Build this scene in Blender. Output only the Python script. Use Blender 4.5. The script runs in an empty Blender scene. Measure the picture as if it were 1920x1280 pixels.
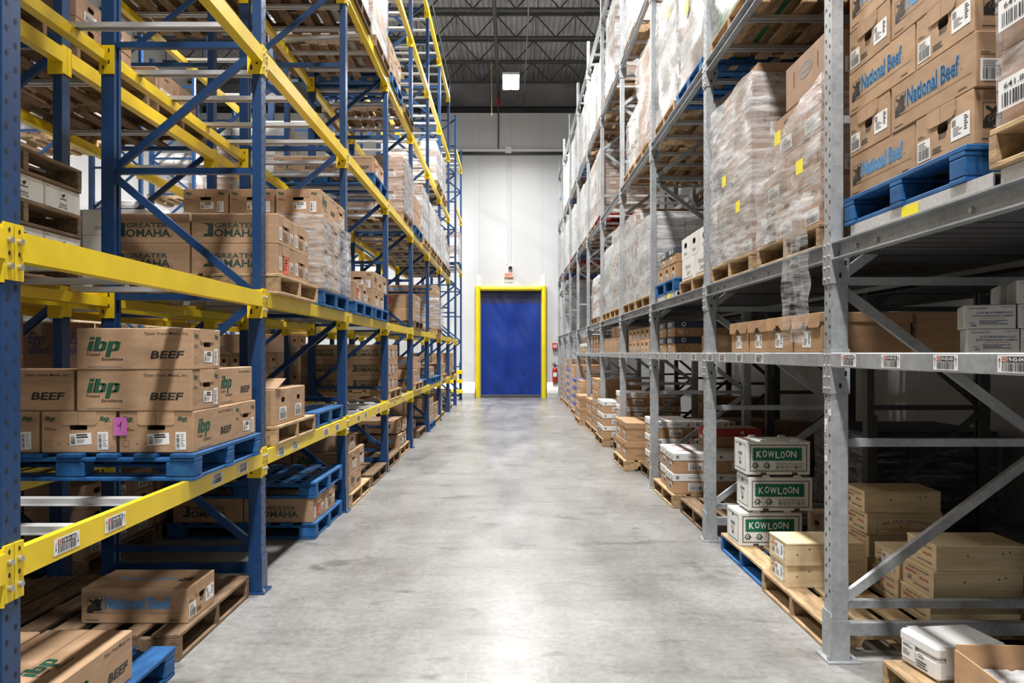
import bpy, math, random
from mathutils import Vector, noise
random.seed(11)
SC = bpy.context.scene
COL = SC.collection
R = math.radians
# ------------------------------------------------------------------ camera, world, exposure
FPX = 1476.5                      # focal length in pixels of the 1920 px wide frame
CAM_Z = 1.5
cam_d = bpy.data.cameras.new('camera'); cam = bpy.data.objects.new('camera', cam_d); COL.objects.link(cam)
cam_d.sensor_width = 36.0; cam_d.lens = 36.0 * FPX / 1920.0
cam_d.shift_x = 2 / 1920.0; cam_d.shift_y = 21 / 1920.0
cam_d.clip_start = 0.05; cam_d.clip_end = 120
cam.location = (0, 0, CAM_Z); cam.rotation_euler = (R(90), 0, 0)
SC.camera = cam
SC.view_settings.view_transform = 'Standard'; SC.view_settings.look = 'None'
SC.view_settings.gamma = 1.0; SC.view_settings.use_curve_mapping = False
SC.view_settings.exposure = 0.0
SC.cycles.use_denoising = True
SC.cycles.max_bounces = 7; SC.cycles.diffuse_bounces = 2; SC.cycles.glossy_bounces = 3
SC.cycles.transparent_max_bounces = 10; SC.cycles.transmission_bounces = 3
SC.cycles.sample_clamp_indirect = 6.0
SC.cycles.caustics_reflective = False; SC.cycles.caustics_refractive = False
W = bpy.data.worlds.new('world'); SC.world = W; W.use_nodes = True
WORLD = W.node_tree.nodes['Background']
WORLD.inputs[0].default_value = (0.93, 0.96, 1.0, 1); WORLD.inputs[1].default_value = 0.03
LAMP_W = 610.0                    # watts of every high-bay lamp
AISLE_LAMPS = [(0.0, y, 9.1) for y in (22.14, 15.2, 8.4, 1.6, -5.2, -12.0)]
SIDE_LAMPS = [(-5.4, y, 9.1) for y in (22.14, 15.2, 8.4)]

# ------------------------------------------------------------------ materials
MATS = {}
def mat(name, col, rough=0.6, metal=0.0, var=0.0, scale=6.0, stretch=(1, 1, 1), rand=0.0, bump=0.0, bscale=40.0,
        bstretch=(1, 1, 1), col2=None, emit=0.0, spec=0.5, coat=0.0, detail=5.0, lo=0.35, hi=0.65):
    m = bpy.data.materials.new(name); m.use_nodes = True
    nt = m.node_tree; N = nt.nodes; L = nt.links
    b = N['Principled BSDF']
    b.inputs['Base Color'].default_value = (*col, 1); b.inputs['Roughness'].default_value = rough
    b.inputs['Metallic'].default_value = metal; b.inputs['Specular IOR Level'].default_value = spec
    b.inputs['Coat Weight'].default_value = coat
    tc = N.new('ShaderNodeTexCoord')
    def noise_node(sc, st, det):
        mp = N.new('ShaderNodeMapping'); mp.inputs['Scale'].default_value = st
        L.new(tc.outputs['Object'], mp.inputs[0])
        nz = N.new('ShaderNodeTexNoise'); nz.inputs['Scale'].default_value = sc; nz.inputs['Detail'].default_value = det
        L.new(mp.outputs[0], nz.inputs['Vector'])
        return nz
    out = None
    if var > 0 or col2:
        nz = noise_node(scale, stretch, detail)
        cr = N.new('ShaderNodeValToRGB')
        c1 = tuple(max(0, c * (1 - var)) for c in col) if not col2 else col
        c2 = tuple(min(1, c * (1 + var)) for c in col) if not col2 else col2
        cr.color_ramp.elements[0].color = (*c1, 1); cr.color_ramp.elements[1].color = (*c2, 1)
        cr.color_ramp.elements[0].position = lo; cr.color_ramp.elements[1].position = hi
        L.new(nz.outputs['Fac'], cr.inputs[0]); out = cr.outputs[0]
    if rand > 0:
        oi = N.new('ShaderNodeObjectInfo')
        mr = N.new('ShaderNodeMapRange'); mr.inputs[3].default_value = 1 - rand; mr.inputs[4].default_value = 1 + rand
        L.new(oi.outputs['Random'], mr.inputs[0])
        hs = N.new('ShaderNodeHueSaturation'); L.new(mr.outputs[0], hs.inputs['Value'])
        if out: L.new(out, hs.inputs['Color'])
        else: hs.inputs['Color'].default_value = (*col, 1)
        out = hs.outputs[0]
    if out: L.new(out, b.inputs['Base Color'])
    if bump > 0:
        nz = noise_node(bscale, bstretch, 4)
        bp = N.new('ShaderNodeBump'); bp.inputs['Strength'].default_value = bump; bp.inputs['Distance'].default_value = 0.01
        L.new(nz.outputs['Fac'], bp.inputs['Height']); L.new(bp.outputs[0], b.inputs['Normal'])
    if emit > 0:
        b.inputs['Emission Color'].default_value = (*col, 1); b.inputs['Emission Strength'].default_value = emit
    MATS[name] = m
    return m
card = mat('cardboard', (0.42, 0.27, 0.162), 0.72, var=0.10, scale=9, stretch=(1, 1, 3), rand=0.13, bump=0.12, bscale=8, spec=0.3)
card_b = mat('cardboard_warm', (0.45, 0.27, 0.145), 0.72, var=0.10, scale=9, stretch=(1, 1, 3), rand=0.13, bump=0.12, bscale=8, spec=0.3)
card_p = mat('cardboard_pinkish', (0.36, 0.225, 0.148), 0.7, var=0.10, scale=9, rand=0.15, bump=0.12, bscale=8, spec=0.3)
white_c = mat('white_board', (0.74, 0.74, 0.72), 0.6, var=0.05, scale=7, rand=0.06, bump=0.08, bscale=8, spec=0.35)
grey_c = mat('grey_board', (0.52, 0.52, 0.50), 0.6, var=0.06, scale=7, rand=0.06, spec=0.35)
navy_c = mat('navy_board', (0.03, 0.04, 0.07), 0.55, var=0.1, rand=0.1)
red_c = mat('red_board', (0.35, 0.03, 0.035), 0.55, var=0.1, rand=0.1)
purple_c = mat('blue_print_board', (0.08, 0.10, 0.35), 0.55, var=0.1)
inner_m = mat('hole_shade_and_seam', (0.10, 0.06, 0.035), 0.9, var=0.1)  # dark tone for the shade in carton holes, also seams and nails
paper = mat('sticker_paper', (0.80, 0.80, 0.80), 0.5, var=0.03)
pink_p = mat('pink_paper', (0.62, 0.16, 0.52), 0.6, var=0.05)
orange_p = mat('orange_paper', (0.80, 0.14, 0.06), 0.6, var=0.05)
yellow_p = mat('yellow_paper', (0.85, 0.72, 0.03), 0.6, var=0.05)
ink = mat('black_ink', (0.018, 0.017, 0.016), 0.6, var=0.1)
grey_ink = mat('grey_ink', (0.20, 0.19, 0.18), 0.6, var=0.1)
green_i = mat('green_ink', (0.012, 0.075, 0.04), 0.6, var=0.1)
omaha_i = mat('dark_green_ink', (0.03, 0.055, 0.04), 0.6, var=0.1)
blue_i = mat('light_blue_ink', (0.15, 0.38, 0.70), 0.6, var=0.08)
navy_i = mat('navy_ink', (0.03, 0.05, 0.20), 0.6, var=0.1)
red_i = mat('red_ink', (0.55, 0.06, 0.05), 0.6, var=0.1)
kow_g = mat('banner_green', (0.0, 0.13, 0.07), 0.55, var=0.06)
wood = mat('pallet_wood', (0.42, 0.285, 0.16), 0.78, var=0.28, scale=5, stretch=(6, 1.2, 6), rand=0.22, bump=0.25, bscale=20, bstretch=(6, 1, 6), spec=0.25)
wood_d = mat('old_pallet_wood', (0.19, 0.125, 0.078), 0.82, var=0.3, scale=5, stretch=(6, 1.2, 6), rand=0.25, bump=0.25, bscale=20, bstretch=(6, 1, 6), spec=0.2)
wood_r = mat('red_pallet_wood', (0.30, 0.03, 0.025), 0.75, var=0.25, rand=0.1, spec=0.25)
blue_w = mat('blue_pallet_wood', (0.008, 0.068, 0.215), 0.6, col2=(0.02, 0.125, 0.33), scale=7, stretch=(3, 1, 3), rand=0.15, bump=0.2, bscale=18, spec=0.35)
pine = mat('pine_wood', (0.66, 0.50, 0.29), 0.6, col2=(0.76, 0.62, 0.40), scale=3, stretch=(1.2, 1.2, 14), rand=0.08, bump=0.06, bscale=15, bstretch=(1, 1, 8), spec=0.3)
blue_s = mat('blue_painted_steel', (0.009, 0.044, 0.135), 0.36, var=0.12, scale=3, bump=0.03, bscale=30)
yel_s = mat('yellow_painted_steel', (0.78, 0.56, 0.010), 0.36, var=0.07, scale=4, bump=0.03, bscale=30)
silver = mat('zinc_bar', (0.68, 0.69, 0.70), 0.34, 0.40, var=0.08, scale=10, stretch=(1, 6, 6))
bolt_m = mat('bolt_steel', (0.55, 0.55, 0.56), 0.35, 0.9, var=0.05)
hole_m = mat('slot_shade', (0.012, 0.013, 0.016), 0.8, var=0.1)  # flat dark marks standing for the shade inside punched holes
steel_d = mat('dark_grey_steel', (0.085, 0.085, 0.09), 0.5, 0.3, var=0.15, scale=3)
white_s = mat('white_painted_steel', (0.72, 0.72, 0.72), 0.45, var=0.03)
foam = mat('white_foam', (0.80, 0.80, 0.79), 0.7, var=0.02, bump=0.15, bscale=120)
ice = mat('white_crumbs', (0.85, 0.86, 0.88), 0.6, var=0.04, bump=0.8, bscale=60)
yel_v = mat('yellow_vinyl', (0.83, 0.66, 0.01), 0.35, var=0.04)
blue_v = mat('blue_vinyl', (0.005, 0.030, 0.23), 0.5, spec=0.3, var=0.15, scale=2, bump=0.25, bscale=2.2, bstretch=(1, 1, 0.5))
blue_v2 = mat('dark_blue_vinyl', (0.012, 0.016, 0.07), 0.4, var=0.1)
red_s = mat('red_painted_steel', (0.50, 0.02, 0.02), 0.3, var=0.05)
exit_m = mat('exit_sign_panel', (0.85, 0.42, 0.36), 0.5, var=0.03)
black_pl = mat('black_plastic', (0.012, 0.012, 0.014), 0.4, var=0.1)
pail_m = mat('white_pail_plastic', (0.72, 0.72, 0.70), 0.35, var=0.03)
curb_m = mat('curb_concrete', (0.50, 0.50, 0.48), 0.7, var=0.08, scale=5)
curb_w = mat('curb_white_paint', (0.75, 0.75, 0.74), 0.55, var=0.04)
yel_cord = mat('yellow_cord', (0.65, 0.50, 0.10), 0.6, var=0.05)
deck_m = mat('roof_deck_steel', (0.40, 0.40, 0.41), 0.55, 0.2, var=0.18, scale=1.5)
green_cr = mat('green_crate_plastic', (0.02, 0.20, 0.09), 0.45, var=0.1)
lens_m = mat('lamp_lens', (1.0, 1.0, 1.0), 0.4, emit=60.0)

def galv_material():
    m = bpy.data.materials.new('galvanised_steel'); m.use_nodes = True
    N = m.node_tree.nodes; L = m.node_tree.links; b = N['Principled BSDF']
    tc = N.new('ShaderNodeTexCoord')
    vo = N.new('ShaderNodeTexVoronoi'); vo.inputs['Scale'].default_value = 42
    nz = N.new('ShaderNodeTexNoise'); nz.inputs['Scale'].default_value = 4; nz.inputs['Detail'].default_value = 5
    L.new(tc.outputs['Object'], vo.inputs['Vector']); L.new(tc.outputs['Object'], nz.inputs['Vector'])
    mx = N.new('ShaderNodeMath'); mx.operation = 'MULTIPLY_ADD'; mx.inputs[1].default_value = 0.35
    bw = N.new('ShaderNodeRGBToBW'); L.new(vo.outputs['Color'], bw.inputs[0])
    L.new(bw.outputs[0], mx.inputs[0]); L.new(nz.outputs['Fac'], mx.inputs[2])
    cr = N.new('ShaderNodeValToRGB'); cr.color_ramp.elements[0].position = 0.3; cr.color_ramp.elements[1].position = 0.95
    cr.color_ramp.elements[0].color = (0.27, 0.29, 0.31, 1); cr.color_ramp.elements[1].color = (0.50, 0.52, 0.54, 1)
    L.new(mx.outputs[0], cr.inputs[0]); L.new(cr.outputs[0], b.inputs['Base Color'])
    b.inputs['Metallic'].default_value = 0.45; b.inputs['Roughness'].default_value = 0.48
    MATS['galvanised_steel'] = m; return m
galv = galv_material()

def film_material(name, lo, hi, scale=5.0, stretch=(1, 1, 3), white=0.78, rough=0.2):
    """stretch film: clear where thin, milky where the layers bunch up into streaks"""
    m = bpy.data.materials.new(name); m.use_nodes = True
    N = m.node_tree.nodes; L = m.node_tree.links; b = N['Principled BSDF']
    b.inputs['Base Color'].default_value = (white, white, white * 1.01, 1); b.inputs['Roughness'].default_value = rough
    b.inputs['Specular IOR Level'].default_value = 0.6
    tc = N.new('ShaderNodeTexCoord'); mp = N.new('ShaderNodeMapping')
    mp.inputs['Rotation'].default_value = (0.35, 0.35, 0); mp.inputs['Scale'].default_value = stretch
    L.new(tc.outputs['Object'], mp.inputs[0])
    nz = N.new('ShaderNodeTexNoise'); nz.inputs['Scale'].default_value = scale; nz.inputs['Detail'].default_value = 7
    nz.inputs['Roughness'].default_value = 0.65; L.new(mp.outputs[0], nz.inputs['Vector'])
    mr = N.new('ShaderNodeMapRange'); mr.inputs[1].default_value = 0.40; mr.inputs[2].default_value = 0.68
    mr.inputs[3].default_value = lo; mr.inputs[4].default_value = hi
    L.new(nz.outputs['Fac'], mr.inputs[0]); L.new(mr.outputs[0], b.inputs['Alpha'])
    bp = N.new('ShaderNodeBump'); bp.inputs['Strength'].default_value = 0.55; bp.inputs['Distance'].default_value = 0.02
    L.new(nz.outputs['Fac'], bp.inputs['Height']); L.new(bp.outputs[0], b.inputs['Normal'])
    MATS[name] = m; return m
film_thin = film_material('thin_stretch_film', 0.02, 0.50, 4.0, (1, 1, 7), 0.75)
film_mid = film_material('stretch_film', 0.12, 0.72, 4.0, (1, 1, 6), 0.72)
film_far = film_material('milky_stretch_film', 0.28, 0.88, 4.0, (1, 1, 6), 0.70)
film_glare = film_material('glare_stretch_film', 0.40, 0.90, 5.0, (1, 1, 3), 0.50)  # whiter film for aisle sides, lamp glare put into its opacity

def floor_material():
    m = bpy.data.materials.new('polished_concrete'); m.use_nodes = True
    N = m.node_tree.nodes; L = m.node_tree.links; b = N['Principled BSDF']
    tc = N.new('ShaderNodeTexCoord')
    def nz(sc, st=(1, 1, 1), det=6, dist=0.0):
        mp = N.new('ShaderNodeMapping'); mp.inputs['Scale'].default_value = st; L.new(tc.outputs['Object'], mp.inputs[0])
        n = N.new('ShaderNodeTexNoise'); n.inputs['Scale'].default_value = sc; n.inputs['Detail'].default_value = det
        n.inputs['Distortion'].default_value = dist; L.new(mp.outputs[0], n.inputs['Vector']); return n
    def ramp(src, p0, p1, c0, c1):
        c = N.new('ShaderNodeValToRGB'); e = c.color_ramp.elements; e[0].position = p0; e[1].position = p1
        e[0].color = (*c0, 1); e[1].color = (*c1, 1); L.new(src, c.inputs[0]); return c.outputs[0]
    def mul(a_, b_, f):
        m_ = N.new('ShaderNodeMix'); m_.data_type = 'RGBA'; m_.blend_type = 'MULTIPLY'; m_.inputs[0].default_value = f
        L.new(a_, m_.inputs[6]); L.new(b_, m_.inputs[7]); return m_.outputs[2]
    base = ramp(nz(0.8, (1.0, 0.8, 1), 9, 0.5).outputs['Fac'], 0.28, 0.75, (0.245, 0.24, 0.232), (0.385, 0.383, 0.375))
    s = nz(3.0, (1.0, 0.22, 1), 10, 0.4)                                            # soft wheel paths down the aisle
    cloud = ramp(nz(2.6, (1, 1, 1), 10, 0.9).outputs['Fac'], 0.33, 0.60, (0.78, 0.78, 0.77), (1, 1, 1))
    stain = ramp(nz(1.7, (1, 1.4, 1), 10, 1.6).outputs['Fac'], 0.25, 0.40, (0.42, 0.40, 0.37), (1, 1, 1))
    scratch = ramp(nz(14.0, (5, 0.2, 1), 5, 0.2).outputs['Fac'], 0.64, 0.70, (1, 1, 1), (1.3, 1.3, 1.3))
    t = nz(24.0, (1, 1, 1), 10, 0.6)
    out = mul(mul(base, ramp(s.outputs['Fac'], 0.35, 0.62, (0.86, 0.86, 0.855), (1, 1, 1)), 1), cloud, 0.9)
    out = mul(mul(out, stain, 0.9), scratch, 0.6)
    out = mul(out, ramp(t.outputs['Fac'], 0.30, 0.62, (0.74, 0.74, 0.735), (1, 1, 1)), 0.9)
    out = mul(out, ramp(nz(3.2, (0.35, 2.6, 1), 10, 0.8).outputs['Fac'], 0.30, 0.46, (0.62, 0.61, 0.59), (1, 1, 1)), 0.4)   # drag marks across the aisle
    L.new(out, b.inputs['Base Color'])
    mr = N.new('ShaderNodeMapRange'); mr.inputs[3].default_value = 0.20; mr.inputs[4].default_value = 0.42
    L.new(s.outputs['Fac'], mr.inputs[0]); L.new(mr.outputs[0], b.inputs['Roughness'])
    b.inputs['Specular IOR Level'].default_value = 0.5
    bp = N.new('ShaderNodeBump'); bp.inputs['Strength'].default_value = 0.06; bp.inputs['Distance'].default_value = 0.02
    L.new(t.outputs['Fac'], bp.inputs['Height']); L.new(bp.outputs[0], b.inputs['Normal'])
    MATS['polished_concrete'] = m; return m
floor_m = floor_material()

def panel_material(name, col, axis, pitch=0.075, joint=1.05):
    """insulated metal wall panel: fine vertical ribs (bump) and a wider joint"""
    m = bpy.data.materials.new(name); m.use_nodes = True
    N = m.node_tree.nodes; L = m.node_tree.links; b = N['Principled BSDF']
    b.inputs['Base Color'].default_value = (*col, 1); b.inputs['Roughness'].default_value = 0.42
    tc = N.new('ShaderNodeTexCoord'); sx = N.new('ShaderNodeSeparateXYZ'); L.new(tc.outputs['Object'], sx.inputs[0])
    def tri(p, w):
        d = N.new('ShaderNodeMath'); d.operation = 'DIVIDE'; d.inputs[1].default_value = p; L.new(sx.outputs[axis], d.inputs[0])
        f = N.new('ShaderNodeMath'); f.operation = 'FRACT'; L.new(d.outputs[0], f.inputs[0])
        c = N.new('ShaderNodeMath'); c.operation = 'LESS_THAN'; c.inputs[1].default_value = w; L.new(f.outputs[0], c.inputs[0]); return c
    r1 = tri(pitch, 0.35); r2 = tri(joint, 0.012)
    ad = N.new('ShaderNodeMath'); ad.operation = 'MULTIPLY_ADD'; ad.inputs[1].default_value = -4.0
    L.new(r2.outputs[0], ad.inputs[0]); L.new(r1.outputs[0], ad.inputs[2])
    bp = N.new('ShaderNodeBump'); bp.inputs['Strength'].default_value = 0.25; bp.inputs['Distance'].default_value = 0.004
    L.new(ad.outputs[0], bp.inputs['Height']); L.new(bp.outputs[0], b.inputs['Normal'])
    mx = N.new('ShaderNodeMix'); mx.data_type = 'RGBA'; mx.inputs[6].default_value = (*col, 1)
    mx.inputs[7].default_value = tuple(c * 0.72 for c in col) + (1,); L.new(r2.outputs[0], mx.inputs[0]); L.new(mx.outputs[2], b.inputs['Base Color'])
    MATS[name] = m; return m
wall_m = panel_material('white_wall_panel', (0.56, 0.57, 0.585), 0)
wall_mx = panel_material('white_wall_panel_side', (0.72, 0.73, 0.74), 1)

# ------------------------------------------------------------------ mesh builder
_text_cache = {}
def text_geo(s, bold, shear):
    k = (s, bold, shear)
    if k not in _text_cache:
        cu = bpy.data.curves.new('lettering', 'FONT'); cu.body = s; cu.offset = bold; cu.shear = shear; cu.resolution_u = 2
        ob = bpy.data.objects.new('lettering', cu)
        me = bpy.data.meshes.new_from_object(ob)
        vs = [(v.co.x, v.co.y) for v in me.vertices]; fs = [tuple(p.vertices) for p in me.polygons]
        bpy.data.objects.remove(ob); bpy.data.curves.remove(cu); bpy.data.meshes.remove(me)
        xs = [v[0] for v in vs] or [0, 1]
        x0 = min(xs); _text_cache[k] = ([(x - x0, y) for x, y in vs], fs, max(xs) - x0)
    return _text_cache[k]

class MB:
    def __init__(s): s.v = []; s.f = []; s.mi = []; s.sm = []; s.mats = []
    def m(s, mt):
        if mt not in s.mats: s.mats.append(mt)
        return s.mats.index(mt)
    def face(s, pts, mt, smooth=False):
        b = len(s.v); s.v.extend(tuple(p) for p in pts); s.f.append(tuple(range(b, b + len(pts)))); s.mi.append(s.m(mt)); s.sm.append(smooth)
    def raw(s, vs, fs, mt, smooth=False):
        b = len(s.v); s.v.extend(tuple(p) for p in vs); k = s.m(mt)
        for f in fs: s.f.append(tuple(b + i for i in f)); s.mi.append(k); s.sm.append(smooth)
    def box(s, x0, x1, y0, y1, z0, z1, mt):
        vs = [(x0, y0, z0), (x1, y0, z0), (x1, y1, z0), (x0, y1, z0), (x0, y0, z1), (x1, y0, z1), (x1, y1, z1), (x0, y1, z1)]
        s.raw(vs, [(0, 3, 2, 1), (4, 5, 6, 7), (0, 1, 5, 4), (1, 2, 6, 5), (2, 3, 7, 6), (3, 0, 4, 7)], mt)
    def cbox(s, x0, x1, y0, y1, z0, z1, mt, c=0.004, skip=()):
        """box with chamfered edges"""
        cx, cy, cz = (x0 + x1) / 2, (y0 + y1) / 2, (z0 + z1) / 2; a, b, d = (x1 - x0) / 2, (y1 - y0) / 2, (z1 - z0) / 2
        c = min(c, a * .45, b * .45, d * .45)
        P = {}
        vs = []
        for sx in (-1, 1):
            for sy in (-1, 1):
                for sz in (-1, 1):
                    for k, q in enumerate(((a, b - c, d - c), (a - c, b, d - c), (a - c, b - c, d))):
                        P[sx, sy, sz, k] = len(vs); vs.append((cx + sx * q[0], cy + sy * q[1], cz + sz * q[2]))
        fs = []
        for sg in (-1, 1):
            if ('x', sg) not in skip: fs.append([P[sg, -1, -1, 0], P[sg, 1, -1, 0], P[sg, 1, 1, 0], P[sg, -1, 1, 0]])
            if ('y', sg) not in skip: fs.append([P[-1, sg, -1, 1], P[1, sg, -1, 1], P[1, sg, 1, 1], P[-1, sg, 1, 1]])
            fs.append([P[-1, -1, sg, 2], P[1, -1, sg, 2], P[1, 1, sg, 2], P[-1, 1, sg, 2]])
        for p in (-1, 1):
            for q in (-1, 1):
                fs.append([P[p, q, -1, 0], P[p, q, 1, 0], P[p, q, 1, 1], P[p, q, -1, 1]])
                fs.append([P[p, -1, q, 0], P[p, 1, q, 0], P[p, 1, q, 2], P[p, -1, q, 2]])
                fs.append([P[-1, p, q, 1], P[1, p, q, 1], P[1, p, q, 2], P[-1, p, q, 2]])
        for sx in (-1, 1):
            for sy in (-1, 1):
                for sz in (-1, 1): fs.append([P[sx, sy, sz, k] for k in range(3)])
        C = Vector((cx, cy, cz)); out = []
        for f in fs:
            p = [Vector(vs[i]) for i in f]; n = (p[1] - p[0]).cross(p[2] - p[0]); m_ = sum(p, Vector()) / len(p)
            out.append(tuple(f if n.dot(m_ - C) > 0 else f[::-1]))
        s.raw(vs, out, mt)
    def bar(s, p, q, w, h, mt, up=(0, 0, 1)):
        p = Vector(p); q = Vector(q); d = (q - p).normalized(); u = Vector(up)
        if abs(d.dot(u)) > .99: u = Vector((1, 0, 0))
        sd = d.cross(u).normalized(); u = sd.cross(d).normalized()
        vs = []
        for e in (p, q):
            for a, b in ((-1, -1), (1, -1), (1, 1), (-1, 1)): vs.append(e + sd * (a * w / 2) + u * (b * h / 2))
        s.raw(vs, [(0, 1, 2, 3), (7, 6, 5, 4), (0, 4, 5, 1), (1, 5, 6, 2), (2, 6, 7, 3), (3, 7, 4, 0)], mt)
    def tube(s, p, q, r, mt, n=10, r2=None, caps=True):
        p = Vector(p); q = Vector(q); d = (q - p).normalized(); u = Vector((0, 0, 1)) if abs(d.z) < .9 else Vector((1, 0, 0))
        a = d.cross(u).normalized(); b = d.cross(a).normalized(); r2 = r if r2 is None else r2
        vs = [e + a * (math.cos(2 * math.pi * i / n) * rr) + b * (math.sin(2 * math.pi * i / n) * rr) for e, rr in ((p, r), (q, r2)) for i in range(n)]
        s.raw(vs, [(i, (i + 1) % n, n + (i + 1) % n, n + i)[::-1] for i in range(n)], mt, True)
        if caps: s.raw(vs, [tuple(range(n)), tuple(range(2 * n - 1, n - 1, -1))], mt)
    def prism(s, pts, axis, a0, a1, mt):
        """closed outline extruded along an axis. axis 1: pts are (x, z) run along y; axis 0: pts are (y, z) run along x"""
        n = len(pts); mk = (lambda p, t: (p[0], t, p[1])) if axis == 1 else ((lambda p, t: (t, p[0], p[1])) if axis == 0 else (lambda p, t: (p[0], p[1], t)))
        vs = [mk(p, a0) for p in pts] + [mk(p, a1) for p in pts]
        s.raw(vs, [(i, (i + 1) % n, n + (i + 1) % n, n + i) for i in range(n)] + [tuple(range(n - 1, -1, -1)), tuple(range(n, 2 * n))], mt)
    def mesh(s, name):
        me = bpy.data.meshes.new(name); me.from_pydata(s.v, [], s.f)
        for mt in s.mats: me.materials.append(mt)
        me.polygons.foreach_set('material_index', s.mi); me.polygons.foreach_set('use_smooth', s.sm); me.update()
        return me

class Face:
    """a flat drawing area on a box side: origin, right, up; everything is laid a hair above the surface"""
    def __init__(s, o, u, v, w, h, lift=0.0007): s.o = Vector(o); s.u = Vector(u); s.v = Vector(v); s.n = s.u.cross(s.v); s.w = w; s.h = h; s.lift = lift
    def P(s, x, y, k=1.0): return s.o + s.u * x + s.v * y + s.n * (s.lift * k)
    def sub(s, x, y, w, h, rot=0.0):
        c, d = math.cos(rot), math.sin(rot)
        return Face(s.P(x, y, 0), s.u * c + s.v * d, s.v * c - s.u * d, w, h, s.lift)
    def rect(s, mb, x, y, w, h, mt, k=1.0): mb.face([s.P(x, y, k), s.P(x + w, y, k), s.P(x + w, y + h, k), s.P(x, y + h, k)], mt)
    def poly(s, mb, pts, mt, k=1.0): mb.face([s.P(x, y, k) for x, y in pts], mt)
    def text(s, mb, t, x, y, h, mt, bold=0.0, shear=0.0, width=None, k=1.5, centre=False):
        vs, fs, w = text_geo(t, bold, shear); sy = h / 0.70; sx = sy if not width else width / w
        if centre: x -= w * sx / 2
        mb.raw([s.P(x + a * sx, y + b * sy, k) for a, b in vs], fs, mt)
    def disc(s, mb, x, y, rx, ry, mt, k=1.0, n=14): s.poly(mb, [(x + rx * math.cos(2 * math.pi * i / n), y + ry * math.sin(2 * math.pi * i / n)) for i in range(n)], mt, k)
    def ring(s, mb, x, y, rx, ry, t, mt, k=1.0, n=16):
        for i in range(n):
            a, b = 2 * math.pi * i / n, 2 * math.pi * (i + 1) / n
            s.poly(mb, [(x + rx * math.cos(a), y + ry * math.sin(a)), (x + rx * math.cos(b), y + ry * math.sin(b)),
                        (x + (rx - t) * math.cos(b), y + (ry - t) * math.sin(b)), (x + (rx - t) * math.cos(a), y + (ry - t) * math.sin(a))][::-1][::-1], mt, k)
    def frame(s, mb, x, y, w, h, t, mt, k=1.0):
        s.rect(mb, x, y, w, t, mt, k); s.rect(mb, x, y + h - t, w, t, mt, k); s.rect(mb, x, y + t, t, h - 2 * t, mt, k); s.rect(mb, x + w - t, y + t, t, h - 2 * t, mt, k)
    def barcode(s, mb, x, y, w, h, seed=1, k=2.0, vert=False, mt=None):
        r = random.Random(seed); t = 0.0; L_ = h if vert else w; mt = mt or ink
        while t < L_:
            a = r.choice((.0014, .0022, .0035)) * max(1, L_ / .08); a = min(a, L_ - t)
            if a <= 0: break
            if vert: s.rect(mb, x, y + t, w, a, mt, k)
            else: s.rect(mb, x + t, y, a, h, mt, k)
            t += a + r.choice((.0014, .002, .003)) * max(1, L_ / .08)
    def slab(s, mb, x, y, w, h, mt, t=0.0012):
        """paper or board lying on the surface with a thickness"""
        a = [s.o + s.u * i + s.v * j + s.n * 0.0003 for i, j in ((x, y), (x + w, y), (x + w, y + h), (x, y + h))]
        b = [p + s.n * t for p in a]
        mb.raw(a + b, [(4, 5, 6, 7), (0, 1, 5, 4), (1, 2, 6, 5), (2, 3, 7, 6), (3, 0, 4, 7)], mt)
    def above(s, t): return Face(s.o + s.n * t, s.u, s.v, s.w, s.h, s.lift)
    def lines(s, mb, x, y, w, n, gap, t, mt, seed=1, k=1.5):
        r = random.Random(seed)
        for i in range(n): s.rect(mb, x, y - i * gap, w * r.uniform(.55, 1), t, mt, k)

def link(name, data, parent=None, loc=(0, 0, 0), rz=0.0, scale=None):
    o = bpy.data.objects.new(name, data); COL.objects.link(o); o.location = loc
    if rz: o.rotation_euler = (0, 0, rz)
    if scale: o.scale = scale if not isinstance(scale, (int, float)) else (scale,) * 3
    if parent: o.parent = parent
    return o
def tag(o, label, cat, group=None):
    o['label'] = label; o['category'] = cat
    if group: o['group'] = group
    return o
def thing(name, label, cat, loc=(0, 0, 0), rz=0.0, group=None, data=None, scale=None): return tag(link(name, data, None, loc, rz, scale), label, cat, group)
def struct(name, mb):
    o = link(name, mb.mesh(name)); o['kind'] = 'structure'; return o
ORD = ['nearest', 'first', 'second', 'third', 'fourth', 'fifth', 'sixth', 'seventh', 'eighth', 'ninth', 'tenth', 'eleventh', 'twelfth']
NUM = ['zero', 'one', 'two', 'three', 'four', 'five', 'six', 'seven', 'eight', 'nine', 'ten', 'eleven', 'twelve', 'thirteen', 'fourteen']

# ------------------------------------------------------------------ lamps
def lamp_meshes():
    h = MB(); h.cbox(-.24, .24, -.62, .62, .0, .07, white_s, .01); h.box(-.05, .05, -.45, .45, .07, .13, white_s)
    l = MB()
    for sx in (-1, 1): l.cbox(sx * .12 - .09, sx * .12 + .09, -.57, .57, -.02, -.001, lens_m, .004)
    w = MB()
    for sx in (-.07, .07): w.tube((sx, -.03, .07), (sx, -.03, 1.24), .006, steel_d, 6)
    return h.mesh('lamp_housing'), l.mesh('lamp_lens'), w.mesh('hanger')
LM = lamp_meshes()
def highbay(x, y, z, label):
    t = thing('high_bay_lamp', label, 'lamp', (x, y, z), 0, 'high bay lamps under the roof')
    link('lamp_housing', LM[0], t); link('lamp_lens', LM[1], t); link('hanger', LM[2], t)
    ld = bpy.data.lights.new('lamp_light', 'AREA'); ld.shape = 'RECTANGLE'; ld.size = .42; ld.size_y = 1.15; ld.energy = LAMP_W; ld.spread = R(150)
    ld.color = (1.0, 0.985, 0.96)
    link('lamp_light', ld, t, (0, 0, -.03))
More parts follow.
